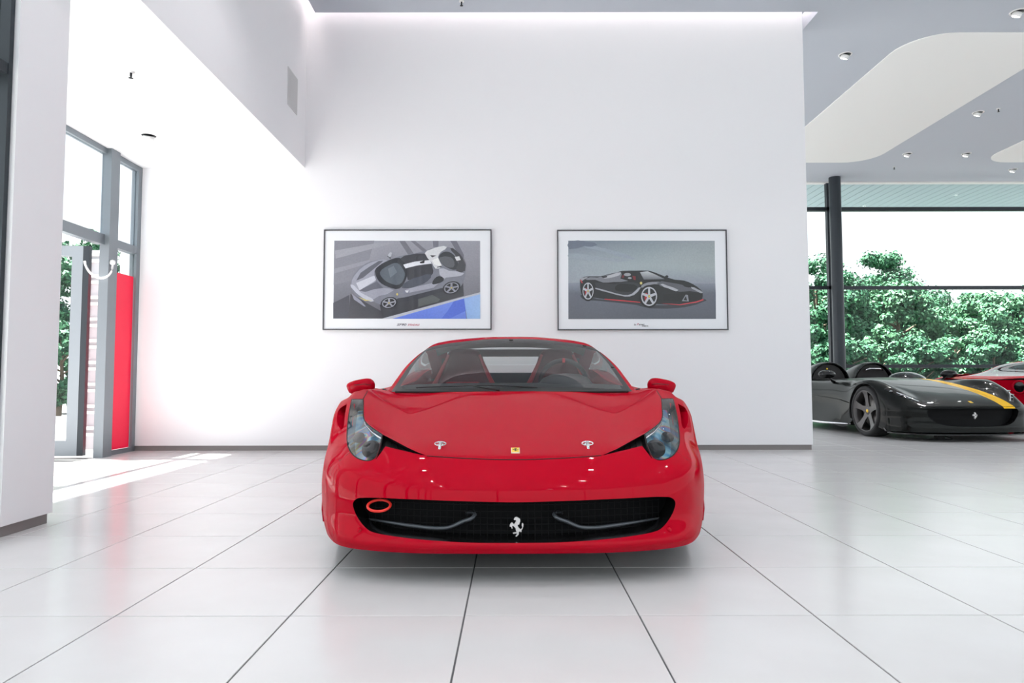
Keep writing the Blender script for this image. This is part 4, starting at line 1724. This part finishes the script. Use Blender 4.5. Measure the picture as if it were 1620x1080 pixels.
# left print: silver car from above on grey asphalt, blue kerb
g1 = [(((148, 150, 160), (150, 150, 160), (98, 98, 108), (92, 92, 102)), [(168, 172), (1452, 176), (1452, 862), (157, 858)]),
      ((128, 129, 139), [(168, 172), (520, 172), (430, 500), (160, 560)]),
      ((152, 153, 163), [(172, 260), (560, 190), (700, 190), (180, 330)]),
      ((142, 143, 154), [(165, 420), (480, 340), (470, 372), (164, 462)]),
      ((112, 112, 122), [(740, 176), (790, 176), (870, 290), (820, 300)]),
      ((116, 116, 126), [(840, 176), (880, 176), (985, 262), (960, 280)]),
      ((112, 112, 124), [(1035, 176), (1085, 176), (1085, 230), (1040, 230)]),
      ((108, 108, 120), [(1190, 176), (1245, 176), (1310, 300), (1300, 360), (1240, 260)]),
      ((76, 77, 86), [(157, 858), (157, 720), (300, 650), (300, 858)]),
      (((70, 71, 78), (62, 62, 70), (58, 58, 66), (76, 76, 82)), [(310, 640), (520, 760), (700, 858), (290, 858)]),
      (((52, 52, 60), (60, 60, 68), (66, 66, 74), (60, 60, 66), (50, 50, 58)), [(560, 700), (1180, 560), (1300, 520), (1308, 660), (590, 858)]),
      ((84, 88, 88), [(906, 580), (1100, 690), (1080, 712), (906, 756)]),
      ((178, 182, 194), [(590, 858), (1452, 628), (1452, 648), (680, 860)]),
      (((104, 132, 222), (112, 140, 226), (96, 124, 214), (92, 118, 210)), [(680, 860), (1310, 682), (1330, 862), (700, 861)]),
      ((76, 104, 206), [(1160, 800), (1220, 708), (1310, 684), (1330, 790), (1180, 861), (1110, 861)]),
      (((140, 172, 226), (150, 182, 228), (146, 182, 226), (132, 168, 220)), [(1310, 682), (1452, 645), (1452, 862), (1335, 862)])]
s1 = [((120, 122, 134), smooth_poly([(310, 570), (330, 490), (370, 430), (450, 370), (540, 345), (640, 345), (740, 310), (880, 285), (980, 258), (1080, 228), (1180, 232), (1240, 260), (1290, 320), (1315, 390), (1322, 460), (1310, 520),
                                      (1280, 580), (1210, 620), (1130, 610), (1000, 650), (730, 680), (640, 740), (580, 740), (520, 712), (430, 700), (350, 650)], 2)),
      ((150, 152, 166), smooth_poly([(318, 560), (345, 480), (430, 395), (540, 350), (640, 350), (560, 400), (520, 440), (530, 530), (590, 590), (690, 610), (560, 660), (480, 700), (390, 650)], 2)),
      ((90, 92, 102), [(360, 525), (400, 455), (480, 400), (560, 352), (600, 350), (530, 410), (420, 500)]),
      ((192, 195, 206), [(360, 545), (520, 480), (535, 520), (390, 610)]),
      ((96, 98, 110), [(385, 612), (540, 530), (600, 590), (520, 600), (440, 625)]),
      ((182, 185, 198), smooth_poly([(310, 560), (330, 600), (380, 650), (460, 700), (515, 705), (480, 672), (400, 630), (350, 575)], 2)),
      ((140, 142, 158), [(320, 640), (400, 700), (445, 752), (430, 752), (340, 690)]),
      ((40, 42, 50), smooth_poly([(525, 440), (560, 395), (640, 350), (740, 325), (790, 370), (812, 440), (800, 510), (740, 595), (640, 580), (560, 530)], 3)),
      ((86, 94, 104), smooth_poly([(570, 450), (640, 395), (720, 370), (770, 420), (790, 480), (740, 560), (650, 545), (595, 505)], 3)),
      ((108, 116, 126), [(640, 420), (690, 395), (720, 450), (700, 470), (660, 500)]),
      ((58, 58, 66), smooth_poly([(750, 330), (830, 298), (960, 288), (1000, 330), (1040, 440), (1020, 480), (900, 500), (815, 520), (812, 440), (790, 370)], 2)),
      ((214, 216, 224), smooth_poly([(775, 385), (880, 358), (1010, 345), (1025, 376), (900, 392), (795, 418)], 2, True, (0, 2, 3, 5))),
      ((36, 36, 42), [(920, 362), (965, 345), (960, 372), (925, 374)]),
      ((74, 78, 90), smooth_poly([(760, 590), (830, 520), (920, 490), (1020, 470), (990, 530), (900, 572)], 2)),
      ((204, 206, 210), smooth_poly([(965, 285), (1020, 250), (1090, 228), (1160, 230), (1110, 270), (1080, 320), (1110, 400), (1060, 420), (1030, 370)], 2)),
      ((224, 226, 226), [(1030, 345), (1080, 325), (1115, 395), (1050, 385)]),
      ((60, 62, 68), [(1010, 302), (1070, 305), (1030, 322)]),
      ((46, 48, 54), smooth_poly([(1090, 310), (1150, 270), (1220, 300), (1260, 380), (1240, 430), (1160, 410), (1110, 370)], 3)),
      ((86, 88, 94), smooth_poly([(1095, 322), (1190, 318), (1225, 360), (1215, 410), (1150, 400), (1105, 360)], 2)),
      ((62, 62, 68), smooth_poly([(1190, 240), (1240, 262), (1300, 330), (1320, 440), (1240, 440), (1262, 370), (1225, 290)], 2)),
      ((210, 212, 216), [(1228, 318), (1268, 312), (1282, 345), (1245, 352)]),
      ((170, 172, 184), smooth_poly([(1090, 420), (1180, 440), (1310, 462), (1250, 490), (1150, 500), (1130, 520)], 2)),
      ((156, 158, 172), [(800, 600), (1040, 545), (1150, 500), (1040, 590), (830, 632)]),
      ((34, 35, 42), smooth_poly([(1030, 555), (1050, 510), (1090, 486), (1135, 510), (1110, 540), (1060, 556)], 2)),
      ((30, 31, 36), [(1070, 405), (1112, 395), (1112, 404), (1075, 412)]),
      ((50, 51, 60), [(720, 690), (1120, 590), (1130, 620), (900, 690), (720, 720)]),
      ((120, 122, 138), smooth_poly([(770, 625), (800, 605), (830, 615), (820, 640), (790, 640)], 2)),
      ((206, 208, 214), [(790, 612), (825, 612), (815, 632), (800, 630)]),
      ((70, 72, 80), [(634, 312), (655, 305), (670, 335), (655, 330)]),
      ((176, 178, 188), [(640, 300), (660, 276), (676, 280), (670, 312), (650, 320)]),
      ((206, 190, 110), ell(722, 646, 8, 11, 10)),
      ((204, 190, 120), [(380, 668), (450, 695), (510, 700), (440, 704)])]
s1 += spoked(650, 722, 62, 42, (34, 35, 42), (150, 152, 164), -0.25) + spoked(1200, 590, 66, 46, (34, 35, 42), (140, 142, 154), -0.3)
post1, w1 = poster(511.5, 778, 363.5, 521.5, (500, 350), s1, 'framed print of a silver car from above beside blue kerb', g1)
za, zb = w1(715, 922), w1(812, 922)
text_mesh('title_lettering', 'SF90', 0.036, 'ink_grey', post1, (za[0], -0.0245, za[1]), 0.3, 1.55)
text_mesh('title_lettering', 'STRADALE', 0.029, 'ink_red', post1, (zb[0], -0.0245, zb[1]), 0.3, 0.98)

# right print: black open car in profile under a grey sky
g2 = [(((118, 128, 142), (134, 146, 154), (160, 172, 176), (150, 160, 168)), [(162, 175), (800, 176), (800, 400), (162, 360)]),
      (((134, 146, 154), (152, 160, 164), (160, 170, 172), (160, 172, 176)), [(800, 176), (1452, 178), (1455, 420), (800, 400)]),
      (((150, 160, 168), (160, 172, 176), (160, 170, 172), (140, 146, 158), (150, 158, 168)), [(162, 360), (800, 400), (1455, 420), (1457, 560), (162, 545)]),
      ((148, 158, 170), smooth_poly([(260, 200), (400, 225), (560, 265), (760, 335), (640, 325), (460, 265), (330, 240)], 2)),
      ((110, 119, 134), smooth_poly([(170, 180), (330, 185), (420, 215), (300, 225), (170, 250)], 2)),
      ((150, 160, 170), smooth_poly([(165, 290), (300, 295), (520, 330), (700, 350), (480, 352), (165, 325)], 2)),
      (((136, 144, 156), (128, 134, 146), (96, 100, 112), (98, 102, 114)), [(162, 545), (1457, 555), (1460, 640), (162, 640)]),
      (((98, 102, 114), (96, 100, 112), (84, 88, 98), (92, 96, 106)), [(162, 640), (1460, 640), (1462, 866), (162, 866)]),
      ((50, 52, 60), smooth_poly([(270, 650), (420, 690), (800, 720), (900, 745), (1130, 735), (1350, 690), (1380, 705), (1180, 765), (880, 772), (760, 742), (420, 705), (290, 690)], 2))]
s2 = [((24, 25, 29), smooth_poly([(264, 530), (275, 505), (330, 490), (440, 490), (520, 470), (600, 452), (640, 442), (760, 440), (860, 440), (920, 455), (1020, 495), (1100, 520), (1180, 528), (1260, 560), (1330, 610), (1345, 640), (1340, 690),
                                    (1300, 715), (1140, 740), (960, 735), (790, 722), (480, 690), (300, 660), (275, 640)], 2)),
      ((120, 122, 130), smooth_poly([(300, 510), (420, 500), (540, 470), (625, 452), (640, 510), (690, 530), (560, 540), (470, 545), (400, 520)], 2)),
      ((176, 178, 184), smooth_poly([(470, 505), (560, 470), (622, 455), (612, 480), (520, 505)], 2)),
      ((32, 33, 38), [(450, 492), (500, 485), (505, 498), (470, 505)]),
      ((150, 152, 158), [(270, 505), (340, 492), (320, 505), (285, 530), (270, 535)]),
      ((44, 45, 51), smooth_poly([(400, 545), (560, 560), (680, 540), (780, 555), (790, 590), (740, 635), (660, 660), (560, 640), (420, 590)], 2)),
      ((158, 160, 168), smooth_poly([(400, 590), (520, 622), (650, 655), (720, 645), (780, 590), (800, 590), (740, 655), (660, 668), (520, 634), (400, 600)], 2)),
      ((14, 14, 17), smooth_poly([(575, 580), (620, 555), (700, 560), (770, 580), (730, 625), (640, 625), (580, 615)], 2)),
      ((20, 21, 24), [(620, 510), (640, 452), (760, 445), (780, 530), (690, 530)]),
      ((110, 30, 40), [(640, 480), (660, 476), (650, 505), (630, 500)]),
      ((120, 28, 38), [(725, 485), (755, 490), (755, 525), (735, 520)]),
      ((150, 152, 158), ell(682, 475, 32, 14, 12)),
      (((176, 180, 186), (190, 194, 198), (150, 154, 162), (110, 114, 122), (90, 92, 100)), [(790, 455), (860, 446), (930, 475), (1010, 515), (820, 520)]),
      ((30, 31, 36), [(755, 455), (790, 450), (830, 525), (1040, 515), (1030, 525), (800, 540)]),
      ((134, 136, 144), smooth_poly([(800, 590), (830, 555), (900, 540), (1010, 545), (1100, 590), (1040, 570), (920, 560), (850, 575)], 2)),
      ((88, 90, 98), smooth_poly([(940, 550), (1050, 545), (1180, 570), (1290, 610), (1340, 635), (1230, 620), (1140, 628), (1040, 590)], 2)),
      ((170, 172, 180), smooth_poly([(970, 560), (1040, 575), (1130, 610), (1110, 622), (1050, 600)], 2)),
      ((20, 20, 24), [(1170, 568), (1240, 578), (1225, 590), (1185, 582)]),
      ((156, 158, 166), smooth_poly([(1240, 585), (1300, 605), (1345, 632), (1330, 640), (1280, 615)], 2)),
      ((16, 16, 19), [(1000, 650), (1160, 640), (1340, 645), (1335, 690), (1180, 715), (1000, 705)]),
      ((130, 132, 140), [(1160, 710), (1195, 652), (1215, 655), (1222, 712)]),
      ((22, 22, 26), [(1175, 700), (1197, 665), (1208, 705)]),
      ((28, 29, 33), ell(697, 512, 28, 20, 14)), ((160, 162, 168), ell(702, 506, 18, 8, 10)),
      ((24, 25, 29), [(1012, 490), (1030, 480), (1045, 492), (1030, 510), (1020, 508)]),
      ((196, 50, 62), [(480, 688), (640, 700), (795, 716), (795, 723), (640, 710), (480, 695)]),
      ((196, 60, 72), [(970, 728), (1140, 738), (1290, 712), (1350, 690), (1352, 702), (1290, 722), (1140, 746)]),
      ((180, 50, 60), [(264, 522), (275, 522), (290, 550), (280, 550)]),
      ((206, 192, 120), ell(802, 551, 11, 13, 10))]
s2 += spoked(335, 620, 48, 75, (18, 18, 21), (176, 178, 186), 0, 5, (170, 24, 34)) + spoked(872, 668, 70, 84, (18, 18, 21), (182, 184, 192), 0, 5, (170, 24, 34))
post2, w2 = poster(882, 1148.5, 364.5, 522.5, (870, 350), s2, 'framed print of a black open sports car under grey sky', g2)
za, zb, zc = w2(738, 921), w2(764, 921), w2(806, 930)
text_mesh('title_lettering', 'La', 0.027, 'ink_black', post2, (za[0], -0.0245, za[1]), 0.4, 1.0)
text_mesh('title_lettering', 'F', 0.032, 'ink_red', post2, (zb[0], -0.0245, zb[1]), 0.4, 1.1)
text_mesh('title_lettering', 'errari', 0.027, 'ink_black', post2, (zb[0] + 0.022, -0.0245, zb[1]), 0.4, 1.0)
text_mesh('title_lettering', 'APERTA', 0.020, 'ink_black', post2, (zc[0] + 0.006, -0.0245, zc[1] - 0.004), 0.2, 1.0)
# ================================================================ BLACK OPEN ROADSTER
def build_roadster():
    car = empty('open_roadster', (0, 0, 0))
    PB = 'paint_black'
    pl0 = [0, .004, .02, .06, .11, .18, .27, .38, .50, .80]
    xs = [0, .2, .4, .58, .72, .82, .88, .92, .945, .95]
    R = []

    def row(x, s, z):
        R.append([(a, b, c) for a, b, c in zip(x, s, z)])

    row(xs, pl0, [.12] * 8 + [.13, .2])
    row(xs, [v - .0 for v in pl0], [.19] * 8 + [.20, .24])
    row(xs, [v + .02 for v in pl0[:-1]] + [.8], [.31] * 9 + [.31])
    row(xs, [v + .015 for v in pl0[:-1]] + [.8], [.428, .428, .427, .425, .42, .42, .42, .42, .42, .36])
    row([0, .2, .4, .57, .69, .785, .855, .91, .945, .95], [.12, .123, .135, .17, .215, .27, .35, .45, .56, .82], [.488, .488, .485, .485, .50, .515, .515, .51, .50, .42])
    row([0, .2, .4, .55, .66, .75, .83, .90, .945, .95], [.32, .32, .33, .35, .38, .42, .48, .55, .62, .86], [.562, .562, .556, .552, .585, .625, .628, .61, .575, .46])
    row([0, .2, .4, .54, .65, .74, .83, .91, .95, .95], [.6, .6, .6, .61, .63, .66, .70, .75, .80, .90], [.640, .639, .632, .622, .665, .722, .735, .715, .68, .48])
    row([0, .2, .4, .54, .65, .74, .83, .91, .953, .95], [.9, .9, .9, .9, .9, .9, .91, .93, .95, .95], [.705, .703, .695, .682, .725, .788, .800, .785, .742, .5])
    row([0, .2, .4, .54, .65, .74, .83, .91, .95, .95], [1.2, 1.2, 1.2, 1.2, 1.2, 1.2, 1.2, 1.2, 1.18, 1.02], [.758, .756, .748, .738, .765, .802, .802, .775, .69, .42])
    row([0, .2, .4, .54, .66, .76, .84, .90, .92, .91], [1.45] * 10, [.795, .793, .786, .776, .785, .796, .778, .68, .45, .13])
    row([0, .2, .4, .54, .66, .76, .84, .885, .89, .93], [1.9] * 10, [.838, .836, .828, .818, .81, .795, .765, .66, .42, .13])
    row([0, .2, .4, .54, .66, .76, .84, .88, .885, .93], [2.4] * 10, [.815, .815, .815, .812, .806, .79, .755, .65, .42, .13])
    row([0, .2, .4, .54, .66, .76, .85, .90, .905, .94], [2.9] * 10, [.815, .815, .815, .815, .812, .80, .772, .68, .43, .13])
    row([0, .2, .4, .54, .67, .78, .88, .945, .955, .94], [3.4] * 10, [.838, .838, .838, .84, .845, .84, .80, .70, .45, .14])
    row([0, .2, .4, .54, .67, .78, .88, .945, .955, .93], [3.9] * 10, [.81, .81, .812, .815, .825, .825, .79, .70, .47, .17])
    row([0, .2, .4, .52, .62, .70, .78, .83, .85, .85], [4.4] * 10, [.755, .755, .755, .755, .755, .745, .715, .65, .48, .22])
    row([0, .18, .36, .48, .58, .66, .72, .76, .77, .77], [4.65, 4.65, 4.64, 4.63, 4.61, 4.59, 4.57, 4.55, 4.55, 4.55], [.70, .70, .70, .69, .68, .66, .62, .55, .45, .25])
    b = surf_bm(dense(R, 6, 6, True, 3))
    FA, RA, AZ2, AR2, TR2 = .95, 3.67, .355, .392, .358
    cen = lambda f: f.calc_center_median()
    for ax in (FA, RA):
        knife(b, circle(ax, AZ2, AR2, 40), *view_side(), lambda f: cen(f).x > 0.86)
        bmesh.ops.delete(b, geom=[f for f in b.faces if cen(f).x > 0.86 and math.hypot(cen(f).y - ax, cen(f).z - AZ2) < AR2], context='FACES')
    GRL = smooth_poly([(-.1, .424), (.50, .422), (.605, .41), (.60, .33), (.52, .25), (.36, .205), (-.1, .195)], 3, True, (0, 6))
    knife(b, GRL, *view_front(), lambda f: cen(f).y < 0.22)
    LAMP = [(.60, .215), (.66, .205), (.79, .36), (.87, .60), (.82, .60), (.72, .40)]
    top = lambda f: f.normal.z > 0.2
    knife(b, LAMP, *view_top(), lambda f: top(f) and cen(f).y < 0.8)
    for xx in (.385, .57):
        knife(b, [(xx, -0.2), (xx, 4.7)], *view_top(), lambda f: f.normal.z > -0.5, False)
    COCK = smooth_poly([(.16, 2.05), (.62, 2.08), (.66, 2.5), (.60, 2.95), (.18, 2.95), (.14, 2.5)], 3)
    knife(b, COCK, *view_top(), lambda f: top(f) and 1.9 < cen(f).y < 3.1)
    b.verts.index_update()
    reg = {k: [] for k in ('grille', 'lamp', 'strip', 'cock', 'body')}
    for f in b.faces:
        c = cen(f)
        if c.y < 0.22 and inside((c.x, c.z), GRL):
            k = 'grille'
        elif c.y < 0.8 and top(f) and inside((c.x, c.y), LAMP):
            k = 'lamp'
        elif top(f) and inside((c.x, c.y), COCK):
            k = 'cock'
        elif .385 < c.x < .57 and c.z > .425 and top(f):
            k = 'strip'
        else:
            k = 'body'
        reg[k].append(f)
    hood = [f for f in reg['body'] if cen(f).y < 1.9 and cen(f).x < .74 and cen(f).z > .425]
    hs = set(hood)
    door = [f for f in reg['body'] if 1.62 < cen(f).y < 2.55 and cen(f).x > .74]
    ds = set(door)
    rest = [f for f in reg['body'] if f not in hs and f not in ds]
    put('body_shell', both(*grab(rest)), PB, car)
    put('hood', both(*grab(hood)), PB, car)
    st = put('racing_stripe', grab(reg['strip']), 'stripe_yellow', car)
    put('hood_edge_panel', mir(*grab(reg['strip'])), PB, car)
    V, Fs, N = both(*grab(reg['grille']))
    mesh_obj('grille', [v + Vector((0, .10, 0)) for v in V], Fs, 'mesh_black', car, smooth=True)
    V, Fs = walls(reg['grille'], lambda v: Vector((0, .10, 0)))
    V2 = [Vector((-v.x, v.y, v.z)) for v in V]
    mesh_obj('grille_wall', V + V2, Fs + [tuple(i + len(V) for i in reversed(f)) for f in Fs], 'black_gloss', car, smooth=True)
    V, Fs, N = both(*grab(reg['cock']))
    for sgn in (1, -1):
        fl = lambda P: [Vector((sgn * p[0], p[1], p[2])) for p in P]
        sd = (lambda *a: a) if sgn > 0 else mir
        put('door_panel', sd(*grab(door)), PB, car)
        V, Fs, N = grab(reg['cock'])
        V = [v + Vector((0, 0, -.28)) for v in V]
        put('cockpit_floor', sd(V, Fs, N), 'black_plastic', car)
        V, Fs = walls(reg['cock'], lambda v: Vector((0, 0, -.28)))
        mesh_obj('cockpit_wall', fl(V), Fs, 'seat_black', car, smooth=True)
        lamp = put('headlight', sd(*grab(reg['lamp'], 0.001)), 'black_gloss', car)
        BVr = BVHTree.FromBMesh(b)

        def drop(x, y, dz=0.004):
            h = BVr.ray_cast(Vector((x, y, 2)), Vector((0, 0, -1)))
            return Vector((x, y, h[0].z + dz))

        tube('light_bar', fl([drop(*p) for p in ((.625, .23), (.68, .29), (.74, .365), (.79, .44))]), 0.008, 'chrome', lamp, 6)
        for p in ((.70, .30), (.77, .37), (.83, .50)):
            o = lathe('lens', [(0.001, .012), (.018, .008), (.024, 0)], 'chrome', lamp, 12, 'z')
            o.location = fl([drop(*p)])[0]
        # splitter tip
        V = [(.82, .34, .10), (.95, .44, .125), (.94, .54, .19), (.90, .52, .105), (.82, .36, .088), (.95, .46, .11), (.94, .56, .18), (.90, .54, .095)]
        mesh_obj('splitter_tip', fl(V), [(0, 1, 2, 3), (7, 6, 5, 4), (0, 4, 5, 1), (1, 5, 6, 2), (2, 6, 7, 3), (3, 7, 4, 0)], 'black_gloss', car)
        # fairing behind the seat
        rows = []
        for s, zt_, hw in ((2.93, 1.08, .275), (3.02, 1.10, .28), (3.2, 1.085, .275), (3.5, 1.0, .25), (3.8, .90, .21), (4.05, .82, .16)):
            rr = []
            for a in np.linspace(0, PI, 11):
                e = abs(math.cos(a)) ** 0.8 * (1 if math.cos(a) > 0 else -1)
                rr.append((.39 + hw * (1.25 - .25 * math.sin(a)) * e, s, .79 + (zt_ - .79) * math.sin(a) ** 0.9))
            rows.append(rr)
        S = dense(rows, 4, 5, False, 1)
        fbm = surf_bm(S)
        fbm.verts.index_update()
        put('headrest_fairing', sd(*grab(fbm.faces[:])), PB, car)
        rim = [Vector(p) for p in S[0]]
        tube('fairing_rim', fl(rim), 0.014, 'black_gloss', car, 8)
        pad = [(p.x * 1.0, p.z) for p in [Vector((.39 + (q.x - .39) * .86, q.y, .79 + (q.z - .79) * .93)) for q in rim]]
        ho = prism('headrest', [(sgn * x, z) for x, z in pad], 2.96, 3.05, 'seat_black', car)
        if sgn < 0:
            o = lathe('headrest_shield', [(0.001, -.012), (.014, -.010), (.016, 0)], 'badge_yellow', car, 12, 'y', (-.42, 2.955, .985))
        else:
            tube('roll_bar', fl([(.24, 2.93, .96), (.30, 2.90, .985), (.48, 2.90, .985), (.54, 2.93, .96)]), .018, 'chrome', car, 8)
            rows = [[(.39 + .27 * math.cos(a) * k2, s, .80 + hz * math.sin(a)) for a in np.linspace(0, PI, 9)] for s, hz, k2 in ((1.78, .03, .5), (1.9, .085, .9), (2.05, .125, 1.0), (2.10, .12, 1.0))]
            cbm = surf_bm(dense(rows, 3, 4, False, 1))
            cbm.verts.index_update()
            put('instrument_cowl', grab(cbm.faces[:]), 'black_gloss', car)
        # mirror on a stalk
        mm = lathe('door_mirror', [(0.001, -.06), (.035, -.052), (.062, -.02), (.066, .02), (.058, .045), (.05, .045), (.001, .04)], 'black_gloss', car, 24, 'y')
        mm.location = fl([(.985, 1.88, .885)])[0]
        mm.scale = (2.0, 1, 1.0)
        tube('mirror_stalk', fl([(.97, 1.90, .86), (.90, 1.93, .80), (.83, 1.95, .755)]), [.016, .02, .03], 'black_gloss', car, 8)
        tube('sill_line', fl([(.90, 1.40, .15), (.945, 2.2, .125), (.955, 3.25, .14)]), [.008, .02, .02], 'chrome', car, 8)
        tube('door_seam', fl([(.862, 1.62, .74), (.897, 1.62, .62), (.895, 1.62, .42), (.91, 1.62, .24)]), .005, 'under_black', car, 6)
        tube('flank_crease', fl([(.93, 1.38, .46), (.905, 1.7, .50), (.897, 2.2, .53), (.905, 2.9, .56)]), .006, PB, car, 6)
        bx = box('side_vent', -.004, .006, 1.64, 1.69, .40, .56, 'black_plastic', car)
        bx.location = (sgn * .893, 0, 0)
        for ax in (FA, RA):
            wheel(car, sgn * .815, ax, TR2, .27, sgn, rim='rim_grey', rr=.285)
            wheel_well(car, ax, AZ2, AR2, sgn * .945, sgn * .69)
    # splitter and underside
    half = [(0, -.05), (.40, -.03), (.64, .04), (.80, .17), (.90, .38), (.90, .50), (.60, .50)]
    ring = half + [(-x, y) for x, y in reversed(half[1:])]
    prism('splitter', ring, .085, .102, 'black_gloss', car, to3=lambda a, c, y: (a, c, y))
    prism('undertray', [(.55, .2), (.55, 1.40), (.86, 1.46), (.86, 3.2), (.55, 3.24), (.55, 4.5), (-.55, 4.5), (-.55, 3.24), (-.86, 3.2), (-.86, 1.46), (-.55, 1.40), (-.55, .2)], .125, .14, 'under_black', car, to3=lambda a, c, y: (a, c, y))
    horse('horse_emblem', Matrix.Translation((0, .055, .335)), .085, 'horse_silver', car)
    BVr = BVHTree.FromBMesh(b)
    h = BVr.ray_cast(Vector((0.03, .16, 2)), Vector((0, 0, -1)))
    o = box('hood_badge', -.02, .02, -.028, .028, 0, .004, 'badge_yellow', car)
    o.location = h[0]
    o.rotation_euler = (.42, 0, 0)
    tube('hood_shut_line', [Vector((x, y + .03, z)) for x, y, z in [tuple(on_n(BVr, x)) for x in np.linspace(-.60, .60, 25)]], .003, 'under_black', car, 6)
    return car


def on_n(bv, x):
    h = bv.ray_cast(Vector((abs(x), -1, .452)), Vector((0, 1, 0)))
    p = h[0]
    return (x, p.y - .03, p.z)


road = build_roadster()
road.location = (5.985, 8.83, 0)
road.rotation_euler = (0, 0, math.radians(3.0))
tag(road, 'black open two-seat roadster with yellow hood stripe by the far window', 'car')

# ---------------------------------------------------------------- second red coupe, seen from behind at the picture edge
red2 = copy_tree(coupe)
red2.location = (11.48, 12.79, 0)
red2.rotation_euler = (0, 0, math.radians(115))
tag(red2, 'second red coupe, mostly cut off at right picture edge behind the roadster', 'car')

# charger post and its cable under the roadster's nose
p = onz(1486, 696, 0)
cp = empty('charger_stand', (p.x, p.y, 0))
box('post', -.045, .045, -.05, .05, .006, .078, 'black_plastic', cp, .006)
box('foot', -.08, .08, -.08, .08, 0, .008, 'black_plastic', cp)
tag(cp, 'small black post under the nose of the roadster', 'stand')
cab = [(p.x - .35, p.y + .25, .006), (p.x - .2, p.y + .05, .006), (p.x - .06, p.y - .10, .006), (p.x + .08, p.y - .10, .006), (p.x + .17, p.y + .03, .02), (p.x + .13, p.y + .10, .04), (p.x + .10, p.y + .14, .06)]
tag(tube('cable', [tuple(q) for q in smooth3(cab)], .006, 'rubber', None, 8), 'black cable lying beside the small post under the roadster', 'cable')
